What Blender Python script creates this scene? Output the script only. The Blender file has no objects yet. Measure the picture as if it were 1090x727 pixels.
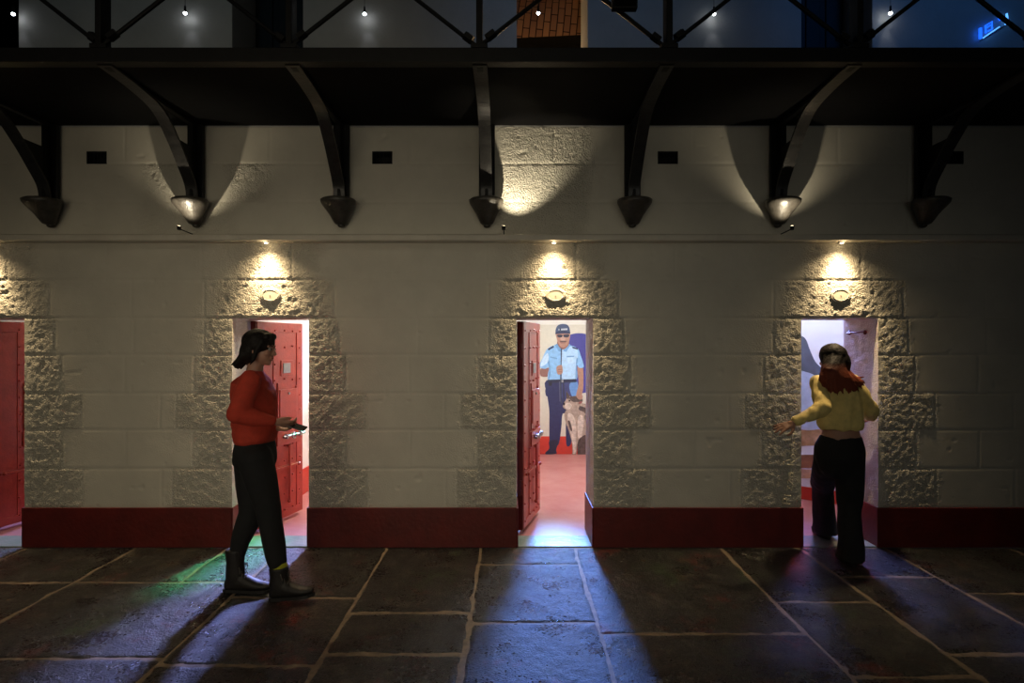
import bpy, bmesh, math, random
import numpy as np
from mathutils import Vector, Matrix, noise
random.seed(7)
C = bpy.context.scene.collection
V = Vector
D = 4.4            # camera distance from the wall
EYE = 1.62
K = 135.0          # photo pixels per metre on the wall plane
FPX = D * K        # focal length in pixels (1090 wide frame)

# ------------------------------------------------------------------ materials
def mat(name, col, rough=0.6, metal=0.0, var=0.0, vscale=6.0, bump=0.0, bscale=60.0, col2=None,
        emit=None, estr=0.0, attr=None, coords='Object', spec=None, detail=6.0):
    m = bpy.data.materials.new(name); m.use_nodes = True
    nt = m.node_tree; N = nt.nodes; L = nt.links
    b = N['Principled BSDF']
    b.inputs['Base Color'].default_value = (*col, 1)
    b.inputs['Roughness'].default_value = rough
    b.inputs['Metallic'].default_value = metal
    if spec is not None: b.inputs['Specular IOR Level'].default_value = spec
    tc = N.new('ShaderNodeTexCoord')
    if var > 0 or col2:
        n = N.new('ShaderNodeTexNoise'); n.inputs['Scale'].default_value = vscale
        n.inputs['Detail'].default_value = detail; n.inputs['Roughness'].default_value = 0.65
        L.new(tc.outputs[coords], n.inputs['Vector'])
        r = N.new('ShaderNodeValToRGB')
        c2 = col2 if col2 else tuple(c * (1 - var) for c in col)
        c1 = col if col2 else tuple(min(1, c * (1 + var)) for c in col)
        r.color_ramp.elements[0].position = 0.35; r.color_ramp.elements[0].color = (*c2, 1)
        r.color_ramp.elements[1].position = 0.65; r.color_ramp.elements[1].color = (*c1, 1)
        L.new(n.outputs['Fac'], r.inputs['Fac']); L.new(r.outputs['Color'], b.inputs['Base Color'])
    if bump > 0:
        n2 = N.new('ShaderNodeTexNoise'); n2.inputs['Scale'].default_value = bscale
        n2.inputs['Detail'].default_value = 5
        L.new(tc.outputs[coords], n2.inputs['Vector'])
        bp = N.new('ShaderNodeBump'); bp.inputs['Strength'].default_value = bump
        bp.inputs['Distance'].default_value = 0.01
        L.new(n2.outputs['Fac'], bp.inputs['Height']); L.new(bp.outputs['Normal'], b.inputs['Normal'])
        if attr:
            a = N.new('ShaderNodeAttribute'); a.attribute_name = attr
            mt = N.new('ShaderNodeMath'); mt.operation = 'MULTIPLY_ADD'
            mt.inputs[1].default_value = bump; mt.inputs[2].default_value = 0.06
            L.new(a.outputs['Fac'], mt.inputs[0]); L.new(mt.outputs[0], bp.inputs['Strength'])
    if emit:
        b.inputs['Emission Color'].default_value = (*emit, 1)
        b.inputs['Emission Strength'].default_value = estr
    return m

M = {}
M['stone'] = mat('painted stone', (0.60, 0.565, 0.475), 0.62, var=0.07, vscale=2.2, bump=1.0, bscale=85, attr='rough')
M['stone'].node_tree.nodes['Bump'].inputs['Distance'].default_value = 0.02
M['stone'].node_tree.nodes['Bump'].inputs['Strength'].default_value = 1
M['stone_up'] = mat('painted upper stone', (0.52, 0.52, 0.50), 0.6, var=0.08, vscale=2.5, bump=0.25, bscale=40)
M['cellwall'] = mat('cell limewash', (0.80, 0.77, 0.69), 0.6, var=0.04, vscale=3, bump=0.15, bscale=30)
M['basered'] = mat('oxblood paint', (0.12, 0.008, 0.005), 0.45, var=0.2, vscale=5, bump=0.2, bscale=35)
M['cellred'] = mat('bright red paint', (0.55, 0.045, 0.025), 0.4, var=0.12, vscale=5)
M['cellfloor'] = mat('worn red floor paint', (0.50, 0.17, 0.15), 0.38, col2=(0.56, 0.25, 0.22), vscale=3.2, bump=0.15, bscale=14)
M['threshold'] = mat('worn threshold slate', (0.15, 0.24, 0.20), 0.3, col2=(0.24, 0.27, 0.26), vscale=7, bump=0.3, bscale=30)
M['doorred'] = mat('red door paint', (0.42, 0.050, 0.030), 0.30, var=0.16, vscale=9, bump=0.12, bscale=50)
M['doordark'] = mat('dark red paint', (0.16, 0.012, 0.010), 0.4, var=0.15)
M['iron'] = mat('black painted iron', (0.006, 0.006, 0.0065), 0.5, spec=0.3, var=0.3, vscale=12, bump=0.15, bscale=60)
M['deck'] = mat('black deck', (0.003, 0.003, 0.0035), 0.9, spec=0.15, var=0.3, vscale=5, bump=0.1, bscale=20)
M['armpaint'] = mat('charcoal arm paint', (0.022, 0.021, 0.020), 0.35, var=0.35, vscale=25, bump=0.2, bscale=90)
M['corbel'] = mat('worn corbel paint', (0.05, 0.045, 0.038), 0.38, var=0.4, vscale=22, bump=0.3, bscale=60)
M['steel'] = mat('bare steel', (0.32, 0.29, 0.27), 0.35, metal=0.9, var=0.2, vscale=30)
M['greyplate'] = mat('grey plate', (0.34, 0.33, 0.30), 0.5, var=0.15, vscale=25)
M['ledge'] = mat('painted ledge', (0.60, 0.56, 0.47), 0.55, var=0.08, vscale=4, bump=0.1)
M['void'] = mat('darkness', (0.012, 0.012, 0.012), 0.9)  # near-black colour stands in for unlit depth inside vents and upper cells
M['plaque'] = mat('painted plaque', (0.62, 0.58, 0.49), 0.5, var=0.05, vscale=20)
M['led'] = mat('led lens', (1, 0.9, 0.7), 0.3, emit=(1.0, 0.78, 0.48), estr=10)
M['ledw'] = mat('white led lens', (1, 1, 1), 0.3, emit=(0.92, 0.96, 1.0), estr=14)
M['neon'] = mat('blue neon', (0.02, 0.1, 0.9), 0.4, emit=(0.01, 0.12, 0.9), estr=1.5)  # emissive colour for the sign's mirrored image
M['reflectionw'] = mat('pale blue neon', (0.3, 0.6, 1), 0.4, emit=(0.1, 0.4, 1.0), estr=1.6)
M['tube'] = mat('tube glass', (1, 1, 1), 0.3, emit=(0.9, 0.95, 1.0), estr=5)
M['whitemetal'] = mat('white enamel', (0.75, 0.75, 0.73), 0.4)

# brick (upper cell)
def brick_mat():
    m = bpy.data.materials.new('vault brick'); m.use_nodes = True
    nt = m.node_tree; N = nt.nodes; L = nt.links; b = N['Principled BSDF']
    tc = N.new('ShaderNodeTexCoord'); mp = N.new('ShaderNodeMapping')
    mp.inputs['Rotation'].default_value = (math.radians(90), 0, math.radians(84))
    br = N.new('ShaderNodeTexBrick'); br.inputs['Scale'].default_value = 1.0
    br.inputs['Color1'].default_value = (0.50, 0.33, 0.18, 1); br.inputs['Color2'].default_value = (0.38, 0.23, 0.13, 1)
    br.inputs['Mortar'].default_value = (0.03, 0.02, 0.018, 1)
    br.inputs['Brick Width'].default_value = 0.17; br.inputs['Row Height'].default_value = 0.062
    br.inputs['Mortar Size'].default_value = 0.005
    mp2 = N.new('ShaderNodeMapping'); mp2.vector_type = 'POINT'
    L.new(tc.outputs['Object'], mp.inputs['Vector']); L.new(mp.outputs[0], br.inputs['Vector'])
    L.new(br.outputs['Color'], b.inputs['Base Color']); b.inputs['Roughness'].default_value = 0.8
    bp = N.new('ShaderNodeBump'); bp.inputs['Strength'].default_value = 0.5; bp.invert = True
    L.new(br.outputs['Fac'], bp.inputs['Height']); L.new(bp.outputs['Normal'], b.inputs['Normal'])
    return m
M['brick'] = brick_mat()

def slate_mat():
    m = bpy.data.materials.new('wet flagstone slate'); m.use_nodes = True
    nt = m.node_tree; N = nt.nodes; L = nt.links; b = N['Principled BSDF']; b.inputs['Specular IOR Level'].default_value = 0.7
    tc = N.new('ShaderNodeTexCoord')
    at = N.new('ShaderNodeAttribute'); at.attribute_name = 'tone'
    n1 = N.new('ShaderNodeTexNoise'); n1.inputs['Scale'].default_value = 7; n1.inputs['Detail'].default_value = 10
    n1.inputs['Roughness'].default_value = 0.72
    L.new(tc.outputs['Object'], n1.inputs['Vector'])
    r1 = N.new('ShaderNodeValToRGB')
    r1.color_ramp.elements[0].position = 0.40; r1.color_ramp.elements[0].color = (0.004, 0.0045, 0.004, 1)
    r1.color_ramp.elements[1].position = 0.70; r1.color_ramp.elements[1].color = (0.085, 0.072, 0.054, 1)
    e = r1.color_ramp.elements.new(0.52); e.color = (0.012, 0.012, 0.010, 1)
    L.new(n1.outputs['Fac'], r1.inputs['Fac'])
    # scattered dark red and mossy green flecks
    n2 = N.new('ShaderNodeTexNoise'); n2.inputs['Scale'].default_value = 2.1; n2.inputs['Detail'].default_value = 8
    n2.inputs['Roughness'].default_value = 0.8
    L.new(tc.outputs['Object'], n2.inputs['Vector'])
    r2 = N.new('ShaderNodeValToRGB'); r2.color_ramp.elements[0].position = 0.56; r2.color_ramp.elements[1].position = 0.64
    L.new(n2.outputs['Fac'], r2.inputs['Fac'])
    mx = N.new('ShaderNodeMix'); mx.data_type = 'RGBA'; mx.inputs['B'].default_value = (0.11, 0.02, 0.014, 1)
    L.new(r2.outputs['Color'], mx.inputs['Factor']); L.new(r1.outputs['Color'], mx.inputs['A'])
    mp = N.new('ShaderNodeMapping'); mp.inputs['Location'].default_value = (7.3, 3.1, 0)
    n3 = N.new('ShaderNodeTexNoise'); n3.inputs['Scale'].default_value = 1.7; n3.inputs['Detail'].default_value = 8
    n3.inputs['Roughness'].default_value = 0.8
    L.new(tc.outputs['Object'], mp.inputs[0]); L.new(mp.outputs[0], n3.inputs['Vector'])
    r3 = N.new('ShaderNodeValToRGB'); r3.color_ramp.elements[0].position = 0.56; r3.color_ramp.elements[1].position = 0.68
    L.new(n3.outputs['Fac'], r3.inputs['Fac'])
    mx2 = N.new('ShaderNodeMix'); mx2.data_type = 'RGBA'; mx2.inputs['B'].default_value = (0.030, 0.060, 0.018, 1)
    L.new(r3.outputs['Color'], mx2.inputs['Factor']); L.new(mx.outputs['Result'], mx2.inputs['A'])
    ml = N.new('ShaderNodeMix'); ml.data_type = 'RGBA'; ml.blend_type = 'MULTIPLY'; ml.inputs['Factor'].default_value = 1
    L.new(mx2.outputs['Result'], ml.inputs['A']); L.new(at.outputs['Color'], ml.inputs['B'])
    L.new(ml.outputs['Result'], b.inputs['Base Color'])
    # roughness and relief
    nr = N.new('ShaderNodeTexNoise'); nr.inputs['Scale'].default_value = 55; nr.inputs['Detail'].default_value = 6
    L.new(tc.outputs['Object'], nr.inputs['Vector'])
    mr = N.new('ShaderNodeMapRange'); mr.inputs['From Min'].default_value = 0.3; mr.inputs['From Max'].default_value = 0.7
    mr.inputs['To Min'].default_value = 0.16; mr.inputs['To Max'].default_value = 0.42
    np_ = N.new('ShaderNodeTexNoise'); np_.inputs['Scale'].default_value = 2.6; np_.inputs['Detail'].default_value = 7; np_.inputs['Roughness'].default_value = 0.7
    L.new(tc.outputs['Object'], np_.inputs['Vector'])
    mp_ = N.new('ShaderNodeMapRange'); mp_.inputs['From Min'].default_value = 0.38; mp_.inputs['From Max'].default_value = 0.62
    mp_.inputs['To Min'].default_value = -0.06; mp_.inputs['To Max'].default_value = 0.22
    L.new(np_.outputs['Fac'], mp_.inputs['Value'])
    sm_ = N.new('ShaderNodeMath'); sm_.operation = 'ADD'
    L.new(nr.outputs['Fac'], mr.inputs['Value']); L.new(mr.outputs[0], sm_.inputs[0]); L.new(mp_.outputs[0], sm_.inputs[1]); L.new(sm_.outputs[0], b.inputs['Roughness'])
    nb = N.new('ShaderNodeTexNoise'); nb.inputs['Scale'].default_value = 95; nb.inputs['Detail'].default_value = 5
    nb.inputs['Roughness'].default_value = 0.6
    nb2 = N.new('ShaderNodeTexNoise'); nb2.inputs['Scale'].default_value = 13; nb2.inputs['Detail'].default_value = 4
    L.new(tc.outputs['Object'], nb.inputs['Vector']); L.new(tc.outputs['Object'], nb2.inputs['Vector'])
    ad = N.new('ShaderNodeMath'); ad.operation = 'MULTIPLY_ADD'; ad.inputs[1].default_value = 1.8
    L.new(nb2.outputs['Fac'], ad.inputs[0]); L.new(nb.outputs['Fac'], ad.inputs[2])
    bp = N.new('ShaderNodeBump'); bp.inputs['Strength'].default_value = 1.0; bp.inputs['Distance'].default_value = 0.014
    L.new(ad.outputs[0], bp.inputs['Height']); L.new(bp.outputs['Normal'], b.inputs['Normal'])
    return m
M['slate'] = slate_mat()
M['mortar'] = mat('sandy mortar', (0.19, 0.14, 0.095), 0.7, var=0.3, vscale=18, bump=0.4, bscale=60)

# ------------------------------------------------------------------ helpers
def link(name, me, m=None, parent=None, smooth=False):
    o = bpy.data.objects.new(name, me); C.objects.link(o)
    if m is not None:
        for mm in (m if isinstance(m, (list, tuple)) else [m]): me.materials.append(mm)
    if parent is not None:
        o.parent = parent
        o.matrix_parent_inverse = Matrix.Identity(4)
    if smooth:
        for p in me.polygons: p.use_smooth = True
    return o
def obj(name, bm, m, parent=None, smooth=False, normals=True):
    """links bm (world coordinates) as one mesh object; vertices are moved into the parent's space"""
    if normals: bmesh.ops.recalc_face_normals(bm, faces=bm.faces[:])
    if parent is not None:
        bmesh.ops.transform(bm, matrix=world_of(parent).inverted(), verts=bm.verts[:])
    me = bpy.data.meshes.new(name); bm.to_mesh(me); bm.free()
    return link(name, me, m, parent, smooth)
def world_of(o):
    mw = Matrix.LocRotScale(o.location, o.rotation_euler, o.scale)
    return (world_of(o.parent) @ mw) if o.parent else mw
def tag(o, label=None, cat=None, group=None, kind=None):
    if label: o['label'] = label
    if cat: o['category'] = cat
    if group: o['group'] = group
    if kind: o['kind'] = kind
    return o
def thing(name, loc, label, cat, group=None, rz=0, kind=None):
    o = bpy.data.objects.new(name, None); C.objects.link(o)
    o.empty_display_size = 0.1; o.location = loc; o.rotation_euler = (0, 0, rz)
    return tag(o, label, cat, group, kind)
def struct(name, bm, m, smooth=False, normals=True):
    return tag(obj(name, bm, m, None, smooth, normals), kind='structure')
def box(bm, x0, x1, y0, y1, z0, z1, bev=0.0, mi=0, mtx=None):
    t = bmesh.new()
    bmesh.ops.create_cube(t, size=1.0, matrix=Matrix.LocRotScale(V(((x0+x1)/2, (y0+y1)/2, (z0+z1)/2)), None, V((abs(x1-x0), abs(y1-y0), abs(z1-z0)))))
    if bev > 0: bmesh.ops.bevel(t, geom=t.edges[:], offset=bev, segments=2, affect='EDGES', profile=0.5)
    if mtx is not None: bmesh.ops.transform(t, matrix=mtx, verts=t.verts[:])
    for f in t.faces: f.material_index = mi
    merge(bm, t)
def merge(bm, t):
    me = bpy.data.meshes.new('tmp'); t.to_mesh(me); t.free(); bm.from_mesh(me); bpy.data.meshes.remove(me)
def frame_to(p, q):
    z = (q - p).normalized()
    up = V((0, 0, 1)) if abs(z.z) < 0.95 else V((1, 0, 0))
    x = up.cross(z).normalized(); y = z.cross(x)
    return Matrix((x, y, z)).transposed()
def cyl(bm, p, q, r1, r2=None, n=14, mi=0):
    p = V(p); q = V(q); r2 = r1 if r2 is None else r2
    t = bmesh.new(); h = (q - p).length
    bmesh.ops.create_cone(t, cap_ends=True, segments=n, radius1=r1, radius2=r2, depth=h)
    bmesh.ops.transform(t, matrix=Matrix.Translation((p+q)/2) @ frame_to(p, q).to_4x4(), verts=t.verts[:])
    for f in t.faces: f.material_index = mi
    merge(bm, t)
def ball(bm, c, r, n=3, rot=None, mi=0):
    rr = V((r, r, r)) if isinstance(r, (int, float)) else V(r)
    t = bmesh.new(); bmesh.ops.create_icosphere(t, subdivisions=n, radius=1.0)
    R = rot.to_4x4() if rot is not None else Matrix.Identity(4)
    bmesh.ops.transform(t, matrix=Matrix.Translation(V(c)) @ R @ Matrix.Diagonal((*rr, 1)), verts=t.verts[:])
    for f in t.faces: f.material_index = mi
    merge(bm, t)
def cap(bm, p, q, r1, r2=None):
    r2 = r1 if r2 is None else r2
    cyl(bm, p, q, r1, r2, 16); ball(bm, p, r1, 2); ball(bm, q, r2, 2)
def chain(bm, pts):
    for (p, r), (q, s) in zip(pts[:-1], pts[1:]): cap(bm, V(p), V(q), r, s)
def loft(bm, rings, n=28, mi=0):
    vs = []
    for c, a, b in rings:
        c, a, b = V(c), V(a), V(b)
        vs.append([bm.verts.new(c + a*math.cos(2*math.pi*i/n) + b*math.sin(2*math.pi*i/n)) for i in range(n)])
    for r, s in zip(vs[:-1], vs[1:]):
        for i in range(n):
            f = bm.faces.new((r[i], r[(i+1) % n], s[(i+1) % n], s[i])); f.material_index = mi
    bm.faces.new(list(reversed(vs[0]))).material_index = mi; bm.faces.new(vs[-1]).material_index = mi
def tube(bm, pts, r, n=8, mi=0):
    """round tube through points"""
    pts = [V(p) for p in pts]
    rs = r if isinstance(r, (list, tuple)) else [r]*len(pts)
    rings = []
    for i, p in enumerate(pts):
        t = (pts[min(i+1, len(pts)-1)] - pts[max(i-1, 0)]).normalized()
        up = V((0, 0, 1)) if abs(t.z) < 0.9 else V((0, 1, 0))
        x = up.cross(t).normalized(); y = t.cross(x)
        rings.append((p, x*rs[i], y*rs[i]))
    loft(bm, rings, n, mi)
def spline(pts, k=6):
    """Catmull-Rom through points"""
    pts = [V(p) for p in pts]; out = []
    P = [2*pts[0]-pts[1]] + pts + [2*pts[-1]-pts[-2]]
    for i in range(1, len(P)-2):
        for j in range(k):
            t = j/k; a, b, c, d = P[i-1], P[i], P[i+1], P[i+2]
            out.append(0.5*((2*b) + (c-a)*t + (2*a-5*b+4*c-d)*t*t + (3*b-a-3*c+d)*t**3))
    out.append(pts[-1]); return out
def remeshed(name, bm, m, parent, voxel=0.006, smooth=4, fold=None):
    """union of overlapping closed shapes -> one continuous skin"""
    me = bpy.data.meshes.new('tmp'); bmesh.ops.recalc_face_normals(bm, faces=bm.faces[:]); bm.to_mesh(me); bm.free()
    o = bpy.data.objects.new('tmp', me); C.objects.link(o)
    md = o.modifiers.new('r', 'REMESH'); md.mode = 'VOXEL'; md.voxel_size = voxel
    sm = o.modifiers.new('s', 'SMOOTH'); sm.iterations = smooth; sm.factor = 0.5
    dg = bpy.context.evaluated_depsgraph_get(); dg.update()
    ne = bpy.data.meshes.new_from_object(o.evaluated_get(dg))
    bpy.data.objects.remove(o); bpy.data.meshes.remove(me)
    ne.name = name; ne.materials.clear()
    if fold:
        sc, amp = fold
        nv = len(ne.vertices); co = [v.co.copy() for v in ne.vertices]; no = [v.normal.copy() for v in ne.vertices]
        for i in range(nv):
            p = co[i]; q = V((p.x*sc[0], p.y*sc[1], p.z*sc[2]))
            ne.vertices[i].co = p + no[i]*amp*(noise.noise(q) + 0.5*noise.noise(q*2.1))
    if parent is not None: ne.transform(world_of(parent).inverted())
    return link(name, ne, m, parent, True)
def lamp(kind, name, loc, energy, col, size=0.05, target=None, angle=None, blend=0.5, sy=None):
    l = bpy.data.lights.new(name, kind); l.energy = energy; l.color = col
    if kind == 'AREA':
        l.size = size
        if sy: l.shape = 'RECTANGLE'; l.size_y = sy
    else: l.shadow_soft_size = size
    if kind == 'SPOT': l.spot_size = math.radians(angle); l.spot_blend = blend
    o = bpy.data.objects.new(name, l); C.objects.link(o); o.location = loc
    if target is not None: o.rotation_euler = (V(target)-V(loc)).to_track_quat('-Z', 'Y').to_euler()
    return o

# numpy value noise
def _h(ix, iy, seed):
    n = (ix.astype(np.int64)*374761393 + iy.astype(np.int64)*668265263 + seed*982451653) & 0x7fffffff
    n = ((n ^ (n >> 13)) * 1274126177) & 0x7fffffff
    n = (n ^ (n >> 16)) & 0xffff
    return n/65535.0
def vn(x, y, seed=0):
    ix = np.floor(x); iy = np.floor(y); fx = x-ix; fy = y-iy
    fx = fx*fx*(3-2*fx); fy = fy*fy*(3-2*fy)
    a = _h(ix, iy, seed); b = _h(ix+1, iy, seed); c = _h(ix, iy+1, seed); d = _h(ix+1, iy+1, seed)
    return (a*(1-fx)+b*fx)*(1-fy) + (c*(1-fx)+d*fx)*fy
def fbm(x, y, seed=0, o=4):
    s = 0; a = 0.5
    for i in range(o):
        s = s + a*(vn(x, y, seed+i)*2-1); x = x*2.03+5.1; y = y*2.03+1.7; a *= 0.5
    return s

# ------------------------------------------------------------------ the stone wall with four doorways
DOORW = 0.605; DTOP = 1.805; BASE = 0.312; WT = 0.44
DX = [-4.449, -2.207, 0.037, 2.281]           # left jamb of each doorway
COURSE = [0.0, 0.31, 0.62, 0.924, 1.213, 1.516, 1.805, 2.105, 2.40, 2.72, 3.02, 3.31]
VENTS = [(-3.275+i*2.252, 3.02) for i in range(4)]   # centre x, bottom z
holes = [(x, x+DOORW, 0.0, DTOP) for x in DX] + [(x-0.08, x+0.08, z, z+0.10) for x, z in VENTS]
# blocks of each course: vertical joints; quoins beside doorways are rock faced
QW = {0: (0.46, 0.46), 1: (0.47, 0.46), 2: (0.31, 0.30), 3: (0.44, 0.45), 4: (0.30, 0.29), 5: (0.22, 0.24)}
def build_blocks():
    J = []; R = []
    for ci in range(len(COURSE)-1):
        z0, z1 = COURSE[ci], COURSE[ci+1]; js = []; 
        if ci <= 5:
            for d in DX:
                l, r = QW[ci]
                js += [d-l, d+DOORW+r]; R.append((d-l, d, z0, z1, 1.0)); R.append((d+DOORW, d+DOORW+r, z0, z1, 1.0))
                mid = d+DOORW+r + (0.62 if ci % 2 else 0.5)
                js += [mid]
        elif ci == 6:
            for d in DX: js += [d-0.22, d+DOORW+0.20, d+1.45]; R.append((d-0.14, d+DOORW+0.2, z0, z1, 1.0))
        elif ci == 7:
            for d in DX: js += [d+0.47, d-0.24, d+1.25]; R.append((d+0.02, d+DOORW+0.10, z0, z1, 0.8))
        else:
            for i in range(5): js += [-4.7+2.24*i+0.55*(ci % 3), -3.6+2.24*i+0.55*(ci % 3)]
            if ci >= 8: R.append((-0.10, 0.62, z0, z1, 0.9))
            if ci == 8: R.append((-2.95, -2.15, z0, z1, 0.7))
            if ci == 9: R.append((-2.9, -2.6, z0, z1, 0.8)); R.append((-2.25, -1.9, z0, z1, 0.8))
        J.append(sorted(js))
    return J, R
JN, RGH = build_blocks()
def rough_mask(X, Z):
    m = np.zeros_like(X)
    for x0, x1, z0, z1, s in RGH:
        e = 0.05
        wob = fbm(X*9, Z*9, 40, 2)*0.05
        a = np.clip((X+wob-(x0-e))/(2*e), 0, 1)*np.clip(((x1+e)-X-wob)/(2*e), 0, 1)
        b = ((Z >= z0) & (Z <= z1)).astype(float)
        m = np.maximum(m, s*a*b)
    # roughness thins out beyond the quoins
    for d in DX:
        dd = np.minimum(np.abs(X-d), np.abs(X-d-DOORW)); inside = np.clip(1-dd/0.75, 0, 1)
        m = np.maximum(m, inside*0.35*(fbm(X*3, Z*3, 77, 3) > 0.02)*(Z < 2.4))
    return m
def height(X, Z):
    m = rough_mask(X, Z)
    n = fbm(X*44, Z*44, 3, 3)
    big = fbm(X*7, Z*7, 11, 3)
    h = m*(0.0062*n + 0.0035*big + 0.003) + (1-m)*(0.0015*fbm(X*6, Z*6, 9, 3))
    pits = np.clip(fbm(X*20, Z*20, 21, 2)-0.34, 0, 1)
    h -= pits*0.05*m
    sm = np.clip(fbm(X*11, Z*13, 63, 2)-0.50, 0, 1); h -= sm*0.03*(1-m)
    # joints
    dz = np.full_like(X, 1.0)
    for z in COURSE[1:-1]:
        dz = np.minimum(dz, np.abs(Z-z+0.004*fbm(X*3, X*0+z, 5, 2)))
    for ci, js in enumerate(JN):
        inr = (Z > COURSE[ci]) & (Z < COURSE[ci+1])
        for j in js:
            dd = np.abs(X-j+0.006*fbm(Z*8, Z*0+j, 15, 2)) + (~inr)*1.0
            dz = np.minimum(dz, dd*1.3)
    g = np.clip(1-dz/0.013, 0, 1)
    h -= g*(0.003+0.009*m)
    return h, m
def axis(lo, hi, brk, step):
    b = sorted(set([lo, hi] + [x for x in brk if lo < x < hi])); out = []
    for p, q in zip(b[:-1], b[1:]):
        n = max(1, int(round((q-p)/step))); out += list(np.linspace(p, q, n+1)[:-1])
    return np.array(out+[hi])
def build_wall():
    xs = axis(-5.4, 5.4, [v for h in holes for v in h[:2]], 0.0095)
    zs = axis(0.0, 3.31, [v for h in holes for v in h[2:]], 0.0095)
    X, Z = np.meshgrid(xs, zs); nx, nz = len(xs), len(zs)
    H, Mk = height(X, Z)
    co = np.stack([X, -H, Z], -1).reshape(-1, 3)
    ii, jj = np.meshgrid(np.arange(nx-1), np.arange(nz-1))
    cx = (xs[:-1]+xs[1:])/2; cz = (zs[:-1]+zs[1:])/2
    CX, CZ = np.meshgrid(cx, cz); keep = np.ones_like(CX, bool)
    for x0, x1, z0, z1 in holes: keep &= ~((CX > x0) & (CX < x1) & (CZ > z0) & (CZ < z1))
    a = jj*nx+ii
    q = np.stack([a, a+1, a+nx+1, a+nx], -1)[keep]
    verts = [co]; quads = [q]; masks = [Mk.reshape(-1)]
    base = len(co)
    # reveals of the doorways (rough dressed, swept from the face inwards)
    def sheet(edge, dirn, nrm, m0, depth):
        nonlocal base
        n = len(edge); k = int(depth/0.02)+1
        t = np.linspace(0, 1, k)
        P = edge[None, :, :] + dirn[None, None, :]*(t[:, None, None]*depth)
        # y runs from the displaced face to the common back plane
        P[:, :, 1] = edge[None, :, 1]*(1-t[:, None]) + depth*t[:, None]
        s = P[:, :, 2]*1.0 + P[:, :, 0]
        hh = 0.006*fbm(P[:, :, 1]*24, s*24, 31, 3)*(np.sin(np.pi*t)[:, None]**0.5) * m0
        P = P + nrm[None, None, :]*hh[..., None]
        i2, j2 = np.meshgrid(np.arange(n-1), np.arange(k-1)); a2 = j2*n+i2+base
        q2 = np.stack([a2, a2+n, a2+n+1, a2+1], -1).reshape(-1, 4)
        verts.append(P.reshape(-1, 3)); quads.append(q2); masks.append(np.full(n*k, 0.35*m0)); base += n*k
    zi = np.where(zs <= DTOP+1e-6)[0]
    for d in DX:
        for xx, s in ((d, -1), (d+DOORW, 1)):
            i = int(np.argmin(np.abs(xs-xx)))
            e = co.reshape(nz, nx, 3)[zi, i]
            sheet(e if s > 0 else e[::-1], np.array([0, 1.0, 0]), np.array([-s*1.0, 0, 0]), 1.0, WT)
        i0 = int(np.argmin(np.abs(xs-d))); i1 = int(np.argmin(np.abs(xs-d-DOORW)))
        j = int(np.argmin(np.abs(zs-DTOP)))
        e = co.reshape(nz, nx, 3)[j, i0:i1+1][::-1]
        sheet(e, np.array([0, 1.0, 0]), np.array([0, 0, -1.0]), 1.0, WT)
    vv = np.concatenate(verts); qq = np.concatenate(quads); mm = np.concatenate(masks)
    me = bpy.data.meshes.new('wall_front')
    me.vertices.add(len(vv)); me.vertices.foreach_set('co', vv.astype(np.float32).ravel())
    me.loops.add(len(qq)*4); me.loops.foreach_set('vertex_index', qq.astype(np.int32).ravel())
    me.polygons.add(len(qq)); me.polygons.foreach_set('loop_start', (np.arange(len(qq))*4).astype(np.int32))
    me.update(calc_edges=True); me.validate()
    at = me.attributes.new('rough', 'FLOAT', 'POINT'); at.data.foreach_set('value', mm.astype(np.float32))
    me.polygons.foreach_set('use_smooth', np.ones(len(me.polygons), bool))
    tag(link('wall_front', me, M['stone']), kind='structure')
build_wall()

# painted red base band between and inside the doorways
gaps = [(-5.4, DX[0])] + [(DX[i]+DOORW, DX[i+1]) for i in range(3)] + [(DX[3]+DOORW, 5.4)]
for n, (a, b) in enumerate(gaps):
    bm = bmesh.new()
    box(bm, a, b, -0.016, 0.0, 0.0, BASE, 0.004)
    if a > -5.3: box(bm, a-0.012, a-0.0005, -0.014, WT, 0.0, BASE, 0.003)
    if b < 5.3: box(bm, b+0.0005, b+0.012, -0.014, WT, 0.0, BASE, 0.003)
    struct('baseboard_front_%d' % (n+1), bm, M['basered'])

# string course
bm = bmesh.new()
prof = [(0.012, 2.352+0.045), (-0.085, 2.397), (-0.095, 2.405), (-0.098, 2.44), (-0.085, 2.452), (0.012, 2.470)]
vs = [[bm.verts.new((x, y, z)) for y, z in prof] for x in np.linspace(-5.4, 5.4, 19)]
for r, s in zip(vs[:-1], vs[1:]):
    for i in range(len(prof)): bm.faces.new((r[i], r[(i+1) % 6], s[(i+1) % 6], s[i]))
bm.faces.new(vs[0]); bm.faces.new(list(reversed(vs[-1])))
struct('trim_1', bm, M['ledge'])

# air vents: recessed iron boxes
vlab = ['dark square vent hole high in the wall, leftmost of the four', 'dark vent hole high in the wall between the black brackets left of the middle door',
        'dark vent hole high in the wall right of the middle door', 'dark vent hole high in the wall, rightmost of the four']
for (x, z), lb in zip(VENTS, vlab):
    r = thing('air_vent', (x, 0, z), lb, 'vent', 'vent holes above the ledge')
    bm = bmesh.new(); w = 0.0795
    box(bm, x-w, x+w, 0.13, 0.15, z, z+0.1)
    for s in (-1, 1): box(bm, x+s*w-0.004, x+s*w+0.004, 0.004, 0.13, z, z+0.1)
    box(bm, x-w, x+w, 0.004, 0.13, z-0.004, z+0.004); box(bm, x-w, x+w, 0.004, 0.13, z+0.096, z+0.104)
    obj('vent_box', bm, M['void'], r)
    bm = bmesh.new()
    for k in range(5): cyl(bm, (x-0.056+k*0.028, 0.05, z+0.004), (x-0.056+k*0.028, 0.05, z+0.096), 0.004)
    obj('grille', bm, M['iron'], r)

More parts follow.
